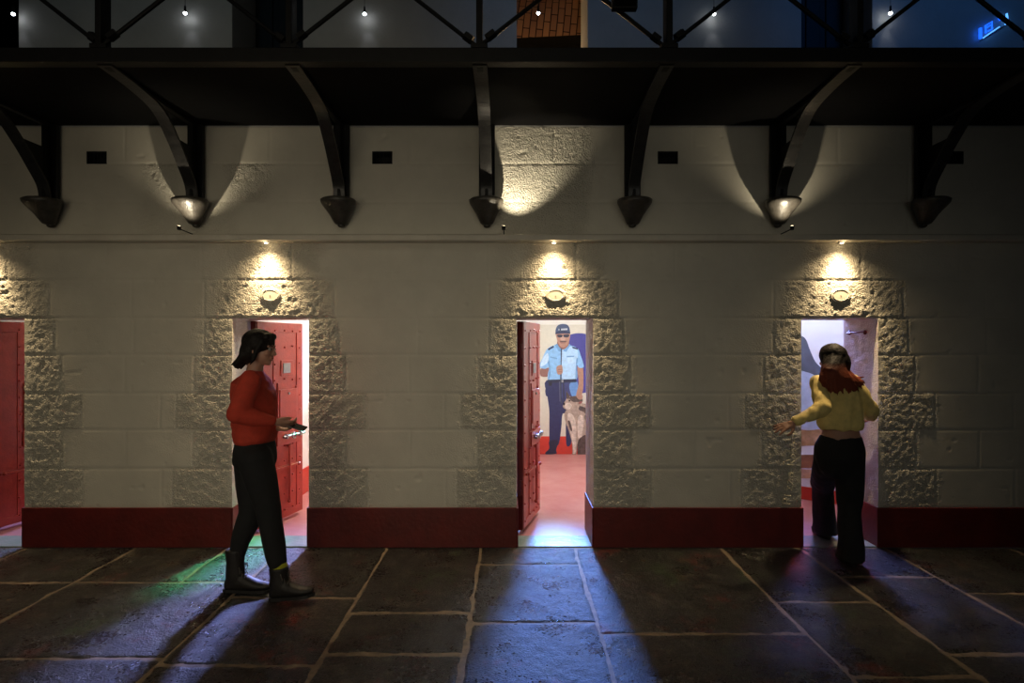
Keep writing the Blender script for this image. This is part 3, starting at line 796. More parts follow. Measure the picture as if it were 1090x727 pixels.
pieces('guard_figure', [
    (navy, [(78, 325), (222, 325), (228, 420), (200, 500), (160, 490), (152, 560), (140, 640), (122, 650), (95, 640), (92, 560), (92, 480), (82, 400)]),
    (navy2, [(150, 345), (222, 330), (225, 410), (190, 440), (160, 430)]),
    ((0.14, 0.30, 0.62), [(192, 345), (230, 330), (236, 395), (206, 405)]),
    (navy, [(180, 470), (215, 470), (205, 560), (200, 640), (176, 640)]),
    ((0.02, 0.022, 0.05), [(92, 628), (136, 625), (126, 672), (128, 690), (82, 695), (72, 686), (92, 664)]),
    (skin2, [(48, 268), (90, 262), (150, 255), (152, 280), (110, 300), (70, 308), (48, 300)]),
    (skin, [(232, 255), (258, 255), (262, 330), (256, 390), (236, 412), (226, 395), (238, 340)]),
    (sh1, [(80, 170), (118, 150), (150, 160), (190, 150), (232, 165), (248, 200), (264, 256), (240, 262), (228, 250), (226, 325), (150, 332), (86, 326), (90, 262), (70, 268), (40, 256), (58, 215)]),
    (sh2, [(150, 165), (188, 156), (226, 168), (236, 200), (224, 240), (222, 318), (160, 324), (154, 240)]),
    (sh3, [(82, 232), (92, 228), (98, 290), (90, 322), (86, 322), (90, 262)]),
    (sh3, [(228, 215), (234, 222), (230, 250), (227, 320), (222, 318), (224, 250)]),
    ((0.55, 0.74, 0.92), [(60, 215), (84, 190), (86, 230), (60, 254), (48, 252)]),
    (sh3, [(96, 206), (132, 214), (130, 219), (97, 211)], False), (sh3, [(178, 204), (216, 202), (216, 208), (178, 210)], False),
    (sh1, [(98, 212), (128, 218), (124, 248), (100, 244)], False), ((0.50, 0.70, 0.90), [(180, 211), (214, 209), (212, 238), (184, 242)], False),
    ((0.02, 0.03, 0.09), [(84, 168), (112, 152), (116, 160), (88, 176)], False), ((0.02, 0.03, 0.09), [(206, 156), (232, 164), (234, 172), (208, 165)], False),
    ((0.16, 0.35, 0.62), [(118, 148), (136, 142), (156, 178), (140, 182)], False), ((0.16, 0.35, 0.62), [(160, 178), (186, 140), (198, 148), (176, 184)], False),
    (skin2, [(134, 128), (186, 128), (186, 152), (160, 172), (138, 154)]),
    (skin, [(128, 88), (190, 86), (194, 116), (184, 146), (164, 160), (146, 154), (134, 134), (128, 112)]),
    ((0.52, 0.33, 0.25), [(150, 104), (168, 104), (172, 122), (160, 130), (148, 124)]),
    (skin2, [(146, 134), (174, 134), (170, 140), (150, 140)]), ((0.03, 0.03, 0.05), [(132, 98), (156, 98), (154, 110), (136, 110)]),
    ((0.03, 0.03, 0.05), [(162, 98), (190, 96), (187, 109), (166, 110)]), ((0.10, 0.06, 0.05), [(146, 128), (176, 128), (174, 133), (148, 133)]),
    ((0.05, 0.075, 0.15), [(126, 92), (124, 70), (136, 50), (160, 44), (184, 50), (194, 72), (192, 92), (158, 82)]),
    ((0.025, 0.035, 0.08), [(122, 94), (132, 82), (160, 78), (188, 82), (196, 92), (160, 92)]),
    ((0.45, 0.50, 0.55), [(138, 68), (182, 66), (182, 74), (138, 76)], False), ((0.02, 0.03, 0.08), [(142, 66), (150, 66), (150, 76), (142, 76)], False),
    ((0.025, 0.03, 0.06), [(84, 322), (226, 318), (228, 334), (84, 338)], False), ((0.02, 0.02, 0.03), [(88, 334), (106, 334), (104, 352), (90, 352)], False),
    ((0.3, 0.3, 0.3), [(150, 321), (162, 321), (162, 335), (150, 335)], False),
    (navy, [(72, 370), (88, 362), (90, 400), (76, 402)]),
    ((0.05, 0.06, 0.09), [(147, 262), (153, 262), (152, 420), (158, 440), (150, 440), (144, 420)], False),
    ((0.09, 0.10, 0.16), [(140, 330), (145, 330), (148, 430), (142, 430)], False), ((0.03, 0.03, 0.05), [(160, 336), (165, 336), (168, 440), (162, 440)], False),
    ((0.05, 0.07, 0.14), [(149, 165), (156, 165), (152, 262), (148, 262)], False),
    (skin, [(130, 256), (152, 248), (158, 266), (156, 290), (136, 296), (128, 276)]), (skin2, [(134, 270), (156, 268), (156, 272), (134, 274)], False),
    (skin2, [(134, 281), (154, 280), (154, 284), (135, 285)], False),
])
fur = (0.40, 0.31, 0.24); furd = (0.09, 0.065, 0.055); furl = (0.62, 0.53, 0.44)
pieces('dog_figure', [
    (fur, [(178, 470), (166, 500), (176, 540), (190, 580), (205, 640), (206, 690), (192, 702), (214, 704), (226, 690), (232, 640), (240, 690), (280, 700), (284, 690), (284, 470), (262, 440), (210, 440)], True, 0.3),
    (furl, [(182, 500), (200, 490), (220, 520), (226, 580), (222, 680), (212, 694), (208, 640), (196, 580)], True, 0.3),
    (furl, [(240, 500), (262, 510), (258, 580), (246, 640), (234, 600), (232, 540)], True, 0.3),
    (furd, [(232, 640), (246, 610), (284, 600), (284, 695), (238, 700), (232, 680)], True, 0.4),
    (furd, [(238, 452), (270, 460), (284, 470), (284, 500), (262, 482), (240, 472)], True, 0.4),
    (furd, [(268, 500), (284, 505), (284, 560), (276, 540)], True, 0.4), (furd, [(184, 530), (194, 528), (206, 570), (198, 575)], True, 0.4),
    (fur, [(176, 420), (182, 392), (192, 402), (206, 408), (232, 398), (254, 412), (258, 430), (244, 446), (232, 470), (200, 480), (176, 470), (160, 458), (162, 440)], True, 0.3),
    (furd, [(176, 412), (176, 376), (194, 402), (186, 420)], False, 0.4), (furd, [(190, 410), (222, 402), (250, 414), (256, 428), (232, 432), (206, 430)], True, 0.4),
    (skin, [(226, 400), (244, 390), (258, 402), (252, 420), (236, 418)]), (furl, [(168, 444), (190, 436), (204, 450), (190, 470), (172, 464)], True, 0.3),
    ((0.3, 0.10, 0.09), [(240, 432), (256, 430), (250, 440), (238, 442)]), ((0.015, 0.01, 0.01), [(160, 440), (168, 436), (170, 446), (163, 450)]),
    ((0.015, 0.01, 0.01), [(188, 424), (195, 422), (196, 428), (190, 430)]), (furd, [(196, 695), (222, 692), (224, 703), (192, 704)], True, 0.3),
])

# ------------------------------------------------------------------ display panel in the right cell
r = thing('display_panel', (3.0, 1.30, 0), 'tall pale exhibition panel with a blurred grey portrait print inside the right doorway', 'panel')
pa = V((2.45, 1.73, 0)); pb = V((3.55, 0.93, 0)); dv = (pb-pa).normalized(); ang = math.atan2(dv.y, dv.x)
mt = Matrix.Translation(pa) @ Matrix.Rotation(ang, 4, 'Z'); PW = (pb-pa).length
bm = bmesh.new(); box(bm, 0, PW, 0, 0.03, 0.13, 2.3, 0.003, 0, mt); obj('board', bm, mat('panel white', (0.82, 0.83, 0.84), 0.5, var=0.02), r)
bm = bmesh.new(); box(bm, 0, PW, -0.01, 0.04, 0.0, 0.13, 0.004, 0, mt); obj('plinth', bm, M['cellred'], r)
def print_poly(name, col, pts, k, var=0.15):
    # pixel outline projected on to the panel: px,py -> panel coordinates
    nrm = V((-dv.y, dv.x, 0)); bm = bmesh.new(); vs = []
    cam = V((0, -D, EYE))
    n = len(pts); ps = [V((x, y, 0)) for x, y in pts]; out = []
    for i in range(n):
        a, b, c, d2 = ps[i-1], ps[i], ps[(i+1) % n], ps[(i+2) % n]
        for j in range(4):
            t = j/4; out.append(0.5*((2*b)+(c-a)*t+(2*a-5*b+4*c-d2)*t*t+(3*b-a-3*c+d2)*t**3))
    for p in out:
        ray = V(((p.x-545)/FPX, 1, -(p.y-363.5)/FPX))
        t = (pa-cam).dot(nrm)/ray.dot(nrm)
        q = cam+ray*t - nrm*(0.0012*k)
        vs.append(bm.verts.new(q))
    es = [bm.edges.new((vs[i], vs[(i+1) % len(vs)])) for i in range(len(vs))]
    bmesh.ops.triangle_fill(bm, edges=es, use_beauty=True)
    for f in bm.faces:
        f.normal_update()
        if f.normal.y > 0: f.normal_flip()
    obj(name, bm, mat('panel print %d' % k, col, 0.5, var=var, vscale=9), r, False, False)
print_poly('portrait_print', (0.10, 0.115, 0.14), [(838, 352), (848, 356), (857, 360), (862, 372), (868, 385), (878, 395), (884, 402), (880, 440), (862, 455), (838, 455)], 1)
print_poly('shirt_print', (0.45, 0.52, 0.62), [(838, 398), (858, 396), (872, 404), (884, 425), (878, 452), (862, 462), (838, 462)], 2)
print_poly('ochre_print', (0.45, 0.26, 0.12), [(838, 456), (860, 458), (884, 456), (906, 462), (906, 476), (870, 474), (838, 474)], 3, 0.3)
print_poly('brown_print', (0.30, 0.13, 0.06), [(838, 487), (866, 484), (906, 490), (906, 499), (868, 498), (838, 497)], 4, 0.3)
print_poly('tan_print', (0.60, 0.38, 0.22), [(838, 499), (866, 500), (906, 502), (906, 510), (868, 509), (838, 508)], 5, 0.3)

# painted scrawl on the wall under the outstretched hand (same letters, running upwards)
def stroke_text(r):
    chalk = mat('pale chalk', (0.95, 0.88, 0.66), 0.7)
    glyph = {'P': [[(0, 0), (0, 1), (.5, 1), (.6, .75), (.5, .5), (0, .5)]], 'i': [[(.2, 0), (.2, .6)], [(.2, .8), (.2, .86)]],
             'z': [[(0, .6), (.5, .6), (0, 0), (.5, 0)]], 'a': [[(.5, .6), (.1, .55), (0, .3), (.1, .05), (.4, .05), (.5, .3), (.5, .6), (.55, 0)]],
             'R': [[(0, 0), (0, 1), (.5, 1), (.6, .75), (.5, .5), (0, .5)], [(.2, .5), (.6, 0)]],
             'o': [[(.25, .6), (0, .3), (.25, 0), (.5, .3), (.25, .6)]], 's': [[(.5, .6), (.1, .5), (.4, .25), (0, 0)]], 'r': [[(0, .6), (0, 0)], [(0, .4), (.3, .6), (.5, .55)]], 'n': [[(0, 0), (0, .6)], [(0, .5), (.3, .6), (.5, .4), (.5, 0)]]}
    s = 0.085; adv = 0
    o = V((2.185, -0.018, 0.345)); ux = V((math.sin(math.radians(6)), 0, math.cos(math.radians(6)))); uz = V((-ux.z, 0, ux.x))
    for ch in 'Pizza Rossa':
        if ch != ' ':
            sc = s*0.72; bm = bmesh.new()
            for st in glyph[ch]:
                tube(bm, [o+ux*(adv+p[0]*sc)+uz*(p[1]*sc) for p in st], 0.0042, 6)
            obj('letter', bm, chalk, r)
        adv += s*0.62 if ch != ' ' else s*0.5
g = thing('wall_writing', (2.1, -0.004, 0.36), 'faint pale handwriting scratched up the wall left of the right doorway', 'writing')
stroke_text(g)

# ------------------------------------------------------------------ people
M['skin'] = mat('skin', (0.42, 0.22, 0.15), 0.5, var=0.06, vscale=15)
M['hairdark'] = mat('dark hair', (0.010, 0.0075, 0.0065), 0.62, var=0.4, vscale=40, bump=0.4, bscale=120, spec=0.25)
M['hairred'] = mat('auburn hair', (0.20, 0.045, 0.02), 0.6, col2=(0.035, 0.010, 0.007), vscale=26, bump=0.5, bscale=110)
m = mat('dark crown to auburn hair', (0.2, 0.05, 0.02), 0.6, spec=0.25, bump=0.5, bscale=110)
_n = m.node_tree; _tc = _n.nodes.new('ShaderNodeTexCoord'); _sx = _n.nodes.new('ShaderNodeSeparateXYZ'); _rp = _n.nodes.new('ShaderNodeValToRGB')
_n.links.new(_tc.outputs['Generated'], _sx.inputs[0]); _n.links.new(_sx.outputs['Z'], _rp.inputs['Fac'])
_rp.color_ramp.elements[0].position = 0.42; _rp.color_ramp.elements[0].color = (0.20, 0.045, 0.020, 1)
_rp.color_ramp.elements[1].position = 0.62; _rp.color_ramp.elements[1].color = (0.010, 0.007, 0.006, 1)
_n.links.new(_rp.outputs['Color'], _n.nodes['Principled BSDF'].inputs['Base Color']); M['hairlong'] = m
M['sweater'] = mat('red knit', (0.50, 0.045, 0.022), 0.85, var=0.12, vscale=20, bump=0.35, bscale=160)
M['yellow'] = mat('yellow knit', (0.85, 0.66, 0.24), 0.85, var=0.12, vscale=14, bump=0.35, bscale=150)
M['trouser'] = mat('black cloth', (0.007, 0.007, 0.008), 0.85, var=0.2, vscale=20)
M['leather'] = mat('black boot leather', (0.012, 0.010, 0.009), 0.55, var=0.3, vscale=20, bump=0.2, bscale=80)
M['sole'] = mat('boot rubber', (0.010, 0.009, 0.009), 0.6)
M['lace'] = mat('grey lace', (0.10, 0.09, 0.08), 0.8)
M['sock'] = mat('lime sock', (0.35, 0.36, 0.02), 0.9)
M['eye'] = mat('eye white', (0.30, 0.28, 0.26), 0.3)
M['phone'] = mat('phone glass', (0.012, 0.012, 0.014), 0.15)
M['lip'] = mat('lips', (0.30, 0.08, 0.07), 0.45)

def head(bm, c, R, s=1.0):
    """c = centre of skull; R columns = right, forward, up"""
    def L(x, y, z): return c + R @ V((x*s, y*s, z*s))
    ball(bm, L(0, -0.012, 0.025), (0.074*s, 0.094*s, 0.088*s), 3, R)
    ball(bm, L(0, 0.022, -0.030), (0.060*s, 0.066*s, 0.078*s), 3, R)
    ball(bm, L(0, 0.058, -0.086), (0.026*s, 0.024*s, 0.020*s), 2, R)     # chin
    cap(bm, L(-0.048, 0.0, -0.055), L(-0.014, 0.06, -0.084), 0.016*s); cap(bm, L(0.048, 0.0, -0.055), L(0.014, 0.06, -0.084), 0.016*s)
    cap(bm, L(0, 0.080, 0.010), L(0, 0.100, -0.026), 0.007*s, 0.012*s)   # nose
    for q in (-1, 1):
        ball(bm, L(q*0.012, 0.092, -0.028), 0.008*s, 2)
        ball(bm, L(q*0.038, 0.062, -0.024), (0.022*s, 0.02*s, 0.02*s), 2, R)  # cheek
        ball(bm, L(q*0.073, -0.012, -0.010), (0.008*s, 0.018*s, 0.030*s), 2, R)   # ear
        cap(bm, L(q*0.014, 0.080, 0.022), L(q*0.046, 0.066, 0.024), 0.008*s)    # brow
    cap(bm, L(-0.018, 0.083, -0.052), L(0.018, 0.083, -0.052), 0.007*s)
    cap(bm, L(-0.014, 0.080, -0.062), L(0.014, 0.080, -0.062), 0.008*s)
def face_bits(root, c, R, s=1.0):
    def L(x, y, z): return c + R @ V((x*s, y*s, z*s))
    for q in (-1, 1):
        bm = bmesh.new(); ball(bm, L(q*0.031, 0.074, 0.006), 0.0115*s, 2, None); o = obj('eye', bm, M['eye'], root, True)
        bm = bmesh.new(); ball(bm, L(q*0.031, 0.084, 0.006), 0.005*s, 2); obj('iris', bm, M['hairdark'], o, True)
        bm = bmesh.new(); chain(bm, [(L(q*0.016, 0.086, 0.026), 0.003), (L(q*0.034, 0.082, 0.030), 0.003), (L(q*0.048, 0.070, 0.024), 0.002)]); obj('eyebrow', bm, M['hairdark'], root, True)
    bm = bmesh.new(); cap(bm, L(-0.016, 0.0885, -0.053), L(0.016, 0.0885, -0.053), 0.0042*s); cap(bm, L(-0.012, 0.0865, -0.061), L(0.012, 0.0865, -0.061), 0.0045*s)
    obj('lips', bm, M['lip'], root, True)
def hand(bm, w, f, n, side, curl=0.35, spread=0.10, thumb=0.7, s=0.95):
    """w wrist, f direction of fingers, n palm-facing normal, side=+1/-1 which side the thumb leaves"""
    f = f.normalized(); n = (n - f*n.dot(f)).normalized(); t = f.cross(n).normalized()*side
    def L(a, b, c): return w + f*a*s + t*b*s + n*c*s
    chain(bm, [(L(-0.01, 0, 0), 0.021*s), (L(0.03, 0, 0), 0.021*s)])
    for b in (-0.026, -0.009, 0.009, 0.026): cap(bm, L(0.015, b*0.5, 0), L(0.085, b, 0.0), 0.014*s, 0.0115*s)
    for b, l, k in ((0.029, 0.068, 1), (0.010, 0.077, 0), (-0.010, 0.071, -0.4), (-0.028, 0.056, -1)):
        p = L(0.085, b, 0); a = 0.0; segs = [(p, 0.0095*s)]; ll = (0.45*l, 0.32*l, 0.25*l)
        for j, sl in enumerate(ll):
            a += curl*(0.8 if j == 0 else 1.2)
            d = (f*math.cos(a) + n*math.sin(a) + t*spread*k*0.8).normalized()
            p = p + d*sl*s; segs.append((p, (0.0088, 0.008, 0.0068)[j]*s))
        chain(bm, segs)
    th = [(L(0.02, 0.022, 0.004), 0.014*s), (L(0.048, 0.022+0.028*thumb, 0.014), 0.011*s), (L(0.075, 0.024+0.036*thumb, 0.022), 0.0095*s), (L(0.097, 0.024+0.032*thumb, 0.028), 0.0078*s)]
    chain(bm, th)

def boot(root, heel, toe, top, ankle_r=0.050, label=None, sole_t=0.02):
    """heel/toe at ground level (with z), top = shaft axis top"""
    heel, toe, top = V(heel), V(toe), V(top)
    f = (toe-heel); Ln = f.length; f.normalize(); up = V((0, 0, 1)); up = (up-f*up.dot(f)).normalized(); sd = f.cross(up)
    def L(a, b, c): return heel + f*a*Ln + sd*b + up*c
    bm = bmesh.new()
    loft(bm, [(L(0.02, 0, 0.045), up*0.032, sd*0.024), (L(0.12, 0, 0.055), up*0.050, sd*0.036), (L(0.35, 0, 0.066), up*0.060, sd*0.039), (L(0.45, 0, 0.058), up*0.052, sd*0.041),
              (L(0.58, 0, 0.049), up*0.040, sd*0.044), (L(0.75, 0, 0.04), up*0.028, sd*0.044), (L(0.92, 0, 0.036), up*0.022, sd*0.034), (L(1.0, 0, 0.034), up*0.010, sd*0.018)], 24)
    ak = L(0.24, 0, 0.075)
    a = (top-ak).normalized()
    side = sd; fr = a.cross(side).normalized()
    loft(bm, [(L(0.25, 0, 0.03), f*0.055, sd*0.034), (ak+a*0.02, fr*0.064, side*0.044), (ak+(top-ak)*0.55, fr*(ankle_r+.006), side*0.048), (top, fr*(ankle_r+0.012), side*0.054)], 24)
    b = remeshed('boot', bm, M['leather'], root, 0.006, 5)
    bm = bmesh.new()
    pts = []
    def outl(k): return [(0.0, -0.022), (0.08, -0.034), (0.30, -0.035), (0.55, -0.043), (0.75, -0.047), (0.92, -0.036), (1.01, -0.012), (1.01, 0.012), (0.92, 0.036), (0.75, 0.047), (0.55, 0.043), (0.30, 0.035), (0.08, 0.034), (0.0, 0.022)]
    lo = [bm.verts.new(L(x, y, 0.0)) for x, y in outl(0)]; hi = [bm.verts.new(L(x, y, sole_t)) for x, y in outl(0)]
    bm.faces.new(lo); bm.faces.new(list(reversed(hi)))
    for i in range(len(lo)): bm.faces.new((lo[i], lo[(i+1) % 14], hi[(i+1) % 14], hi[i]))
    obj('sole', bm, M['sole'], b)
    bm = bmesh.new()
    for k in range(4):
        c = L(0.54-0.06*k, 0, 0.088+0.014*k)
        tube(bm, [c-sd*0.026-up*0.006, c+up*0.004, c+sd*0.026-up*0.006], 0.0036, 6)
    kn = L(0.30, 0, 0.150)
    for q in (-1, 1):
        tube(bm, spline([kn, kn+f*0.02+sd*q*0.03+up*0.015, kn+f*0.035+sd*q*0.05, kn+f*0.03+sd*q*0.035-up*0.025, kn+sd*q*0.01], 4), 0.0034, 6)
        tube(bm, spline([kn, kn+f*0.03+sd*q*0.02-up*0.01, kn+f*0.045+sd*q*0.035-up*0.05], 4), 0.0025, 6)
    obj('laces', bm, M['lace'], b)
    return b

# ---- person in the red sweater, walking to the right in front of the left doorway
dz1 = 3.585
def A(px, py, y=0.0):
    return P(px, py, dz1+y)
root = thing('person', (A(275, 632).x, A(275, 632).y, 0), 'person in red sweater, black trousers and boots walking right holding a phone', 'person')
R1 = Matrix((V((0, -1, 0)), V((1, 0, 0)), V((0, 0, 1)))).transposed()       # right, forward, up
R1 = Matrix.Rotation(math.radians(8), 3, 'Y') @ R1
hc = A(277.5, 371)
neck = A(270, 395); chest = A(269, 412); waist = A(271, 452); pel = A(271, 478)
near, far = -0.085, 0.085
bm = bmesh.new()
head(bm, hc, R1, 0.97)
chain(bm, [(A(274, 382), 0.048), (A(270, 400), 0.052), (chest, 0.07)])
loft(bm, [(A(270, 399), V((.05, 0, 0)), V((0, .10, 0))), (A(268, 408), V((.085, 0, 0)), V((0, .155, 0))), (A(270, 425), V((.10, 0, 0)), V((0, .135, 0))),
          (waist, V((.085, 0, 0)), V((0, .115, 0))), (A(271, 476), V((.105, 0, 0)), V((0, .15, 0))), (A(271, 492), V((.09, 0, 0)), V((0, .13, 0)))])
# legs
kn_f = A(285, 541, -0.09); an_f = A(297, 608, -0.09); kn_r = A(268, 545, 0.08); an_r = A(249, 605, 0.04)
chain(bm, [(A(273, 486, near), 0.078), (kn_f, 0.052), (an_f, 0.034)]); chain(bm, [(A(270, 486, far), 0.078), (kn_r, 0.052), (an_r, 0.034)])
cap(bm, an_f, A(308, 626, -0.09), 0.030, 0.016); cap(bm, an_r, A(262, 622, 0.04), 0.030, 0.016)
# arms
sh_n = A(267, 405, -0.165); el_n = A(252, 441, -0.215); wr_n = A(292, 449, -0.12)
sh_f = A(270, 405, 0.165); el_f = A(262, 442, 0.205); wr_f = A(296, 455, 0.03)
chain(bm, [(sh_n, 0.046), (el_n, 0.036), (wr_n, 0.024)]); chain(bm, [(sh_f, 0.046), (el_f, 0.036), (wr_f, 0.024)])
hand(bm, wr_n, A(316, 453.5, -0.045)-wr_n, V((0.1, 0.75, 0.55)), 1, 0.40, 0.06, 0.5, 0.92)
hand(bm, wr_f, A(318, 458, -0.03)-wr_f, V((0.0, -0.25, 1)), -1, 0.32, 0.06, 0.6, 0.92)
remeshed('body', bm, M['skin'], root, 0.0048, 3)
face_bits(root, hc, R1, 0.97)
bm = bmesh.new()
loft(bm, [(A(270.5, 394), V((.050, 0, 0)), V((0, .052, 0))), (A(269.5, 399), V((.070, 0, 0)), V((0, .095, 0))), (A(268, 406), V((.105, 0, 0)), V((0, .18, 0))), (A(270, 420), V((.125, 0, 0)), V((0, .185, 0))),
          (A(271, 438), V((.122, 0, 0)), V((0, .17, 0))), (A(271.5, 455), V((.128, 0, 0)), V((0, .17, 0))), (A(271.5, 467), V((.122, 0, 0)), V((0, .165, 0))), (A(271.5, 471), V((.108, 0, 0)), V((0, .152, 0)))])
chain(bm, [(sh_n, 0.066), (el_n+V((0, 0, .0)), 0.062), (el_n+(wr_n-el_n)*0.55, 0.052), (el_n+(wr_n-el_n)*0.93, 0.034)])
chain(bm, [(sh_f, 0.066), (el_f, 0.062), (el_f+(wr_f-el_f)*0.55, 0.052), (el_f+(wr_f-el_f)*0.93, 0.034)])
remeshed('sweater', bm, M['sweater'], root, 0.008, 6, ((9, 9, 14), 0.007))
bm = bmesh.new()
loft(bm, [(A(271.5, 466), V((.108, 0, 0)), V((0, .148, 0))), (A(271, 479), V((.120, 0, 0)), V((0, .165, 0))), (A(271.5, 490), V((.122, 0, 0)), V((0, .165, 0))), (A(272, 500), V((.104, 0, 0)), V((0, .12, 0)))])
chain(bm, [(A(272.5, 488, near), 0.108), (A(278, 515, -0.09), 0.097), (kn_f, 0.078), (A(291, 575, -0.09), 0.066), (A(295.5, 598, -0.09), 0.060)])
chain(bm, [(A(269, 488, far), 0.108), (A(268, 517, 0.085), 0.097), (kn_r, 0.078), (A(256, 574, 0.05), 0.062), (A(252, 590, 0.04), 0.052)])
remeshed('trousers', bm, M['trouser'], root, 0.008, 12, ((8, 8, 5), 0.008))
bm = bmesh.new(); c0 = A(296, 598, -0.09); c1 = A(298, 609, -0.09)
loft(bm, [(c0, V((.049, 0, 0)), V((0, .049, 0))), (c1, V((.052, 0, 0)), V((0, .046, 0)))]); obj('sock', bm, M['sock'], root, True)
gz = lambda px, py, y, z: V((A(px, py, y).x, A(px, py, y).y, z))
boot(root, gz(288, 632, -0.09, 0.001), gz(334, 632, -0.12, 0.042), A(297, 603, -0.09))
boot(root, gz(239, 632, 0.04, 0.001), gz(288, 632, 0.03, 0.001), A(250.5, 584, 0.04))
# hair: chin-length, thrown back
bm = bmesh.new()
def HL(x, y, z, s=0.97): return hc + R1 @ V((x*s, y*s, z*s))
ball(bm, HL(0, -0.022, 0.036), (0.090, 0.104, 0.092), 3, R1)
ball(bm, HL(0, -0.055, -0.02), (0.088, 0.072, 0.095), 3, R1)
random.seed(3)
for k in range(26):
    q = random.uniform(-1, 1); s0 = HL(q*0.07, -0.03-random.uniform(0, .05), 0.03)
    m0 = HL(q*0.088, -0.06-random.uniform(0, .04), -0.05); e0 = HL(q*0.082+random.uniform(-.01, .01), -0.075-random.uniform(0, .075), -0.115-random.uniform(0, .03))
    chain(bm, [(s0, 0.022), (m0, 0.020), (e0, 0.006)])
for q in (-1, 1):
    chain(bm, [(HL(q*0.07, 0.03, 0.06), 0.020), (HL(q*0.082, 0.016, 0.0), 0.018), (HL(q*0.082, 0.0, -0.07), 0.014), (HL(q*0.078, -0.02, -0.11), 0.006)])
cap(bm, HL(-0.05, 0.05, 0.085), HL(0.05, 0.05, 0.085), 0.024)
remeshed('hair', bm, M['hairdark'], root, 0.006, 3, ((16, 16, 7), 0.006))

# phone held by the person: a thing of its own
c = A(314, 453.5, -0.035)
rt = Matrix.Translation(c) @ Matrix.Rotation(math.radians(17), 4, 'Y') @ Matrix.Rotation(math.radians(14), 4, 'X')
ph = thing('phone', c, 'dark smartphone held out in front by the person in red', 'phone')
bm = bmesh.new(); box(bm, -0.068, 0.070, -0.034, 0.034, -0.004, 0.004, 0.003, 0, rt); obj('case', bm, M['phone'], ph)
bm = bmesh.new(); box(bm, -0.064, 0.066, -0.031, 0.031, 0.004, 0.0052, 0.0004, 0, rt); obj('screen', bm, mat('phone screen', (0.02, 0.02, 0.025), 0.08), ph)

# ---- person in yellow, seen from behind, stepping through the right doorway
dz2 = 4.08
def B(px, py, y=0.0):
    return P(px, py, dz2+y)
root = thing('person', (B(895, 600).x, -0.32, 0), 'person in yellow jumper and wide black trousers stepping into the right doorway, seen from behind', 'person')
R2 = Matrix.Rotation(math.radians(6), 3, 'Z') @ Matrix.Rotation(math.radians(-6), 3, 'X')
by = 0.10    # torso leans forward into the doorway
hc = B(885, 383, by+0.05)
bm = bmesh.new()
head(bm, hc, R2, 0.95)
chain(bm, [(B(886, 390, by+.02), 0.046), (B(889, 402, by), 0.052), (B(890, 412, by), 0.07)])
loft(bm, [(B(889, 400, by), V((.09, 0, 0)), V((0, .05, 0))), (B(889, 406, by), V((.145, 0, 0)), V((0, .085, 0))), (B(891, 425, by-.01), V((.13, 0, 0)), V((0, .10, 0))),
          (B(894, 448, by-.03), V((.115, 0, 0)), V((0, .085, 0))), (B(895, 460, by-.04), V((.130, 0, 0)), V((0, .092, 0))), (B(894, 474, by-.05), V((.155, 0, 0)), V((0, .105, 0))), (B(894, 490, by-.05), V((.14, 0, 0)), V((0, .10, 0)))])
hipL = B(883, 484, by-.04); hipR = B(905, 484, by-.05)
kL = B(875, 516, 0.42); aL = B(878, 560, 0.52); kR = B(904, 536, 0.06); aR = V((2.462, -0.34, 0.09))
chain(bm, [(hipL, 0.08), (kL, 0.055), (aL, 0.036)]); chain(bm, [(hipR, 0.08), (kR, 0.055), (aR, 0.036)])
cap(bm, aL, aL+V((.01, .14, -.05)), 0.034, 0.024); cap(bm, aR, V((2.47, -0.22, 0.04)), 0.034, 0.024)
shL = B(871, 407, by); elL = B(876, 434, by-0.17); wrL = B(845, 450, by-0.22)
shR = B(908, 407, by); elR = B(926, 437, by-0.02); wrR = B(926, 445, by+0.22)
chain(bm, [(shL, 0.045), (elL, 0.036), (wrL, 0.024)]); chain(bm, [(shR, 0.045), (elR, 0.036), (wrR, 0.024)])
hand(bm, wrL, B(824, 458, by-0.24)-wrL, V((0.1, 0.55, -0.8)), 1, 0.10, 0.28, 1.1, 0.98)
hand(bm, wrR, V((-0.25, 1, 0.15)), V((-1, -0.1, -0.1)), -1, 0.3, 0.12, 0.8, 0.95)
remeshed('body', bm, M['skin'], root, 0.0048, 3)
face_bits(root, hc, R2, 0.95)
bm = bmesh.new()
loft(bm, [(B(888.5, 397, by), V((.055, 0, 0)), V((0, .055, 0))), (B(889, 401, by), V((.105, 0, 0)), V((0, .075, 0))), (B(889.5, 408, by), V((.160, 0, 0)), V((0, .105, 0))), (B(891, 420, by-.01), V((.155, 0, 0)), V((0, .122, 0))),
          (B(894, 440, by-.025), V((.162, 0, 0)), V((0, .118, 0))), (B(895, 452, by-.035), V((.166, 0, 0)), V((0, .118, 0))), (B(895, 457, by-.04), V((.148, 0, 0)), V((0, .104, 0)))])
chain(bm, [(shL, 0.060), (elL, 0.058), (elL+(wrL-elL)*0.55, 0.047), (elL+(wrL-elL)*0.93, 0.032)])
chain(bm, [(shR, 0.060), (elR, 0.058), (elR+(wrR-elR)*0.55, 0.047), (elR+(wrR-elR)*0.93, 0.032)])
remeshed('jumper', bm, M['yellow'], root, 0.008, 5, ((16, 16, 5), 0.012))
bm = bmesh.new()
loft(bm, [(B(895, 463.5, by-.04), V((.145, 0, 0)), V((0, .102, 0))), (B(894.5, 476, by-.05), V((.170, 0, 0)), V((0, .125, 0))), (B(894, 488, by-.05), V((.168, 0, 0)), V((0, .130, 0))), (B(893, 500, by-.03), V((.14, 0, 0)), V((0, .11, 0))), (B(893, 508, by-.03), V((.09, 0, 0)), V((0, .08, 0)))])
chain(bm, [(hipL+V((0, 0, .04)), .100), (hipL.lerp(kL, .5), .098), (kL, .088)])
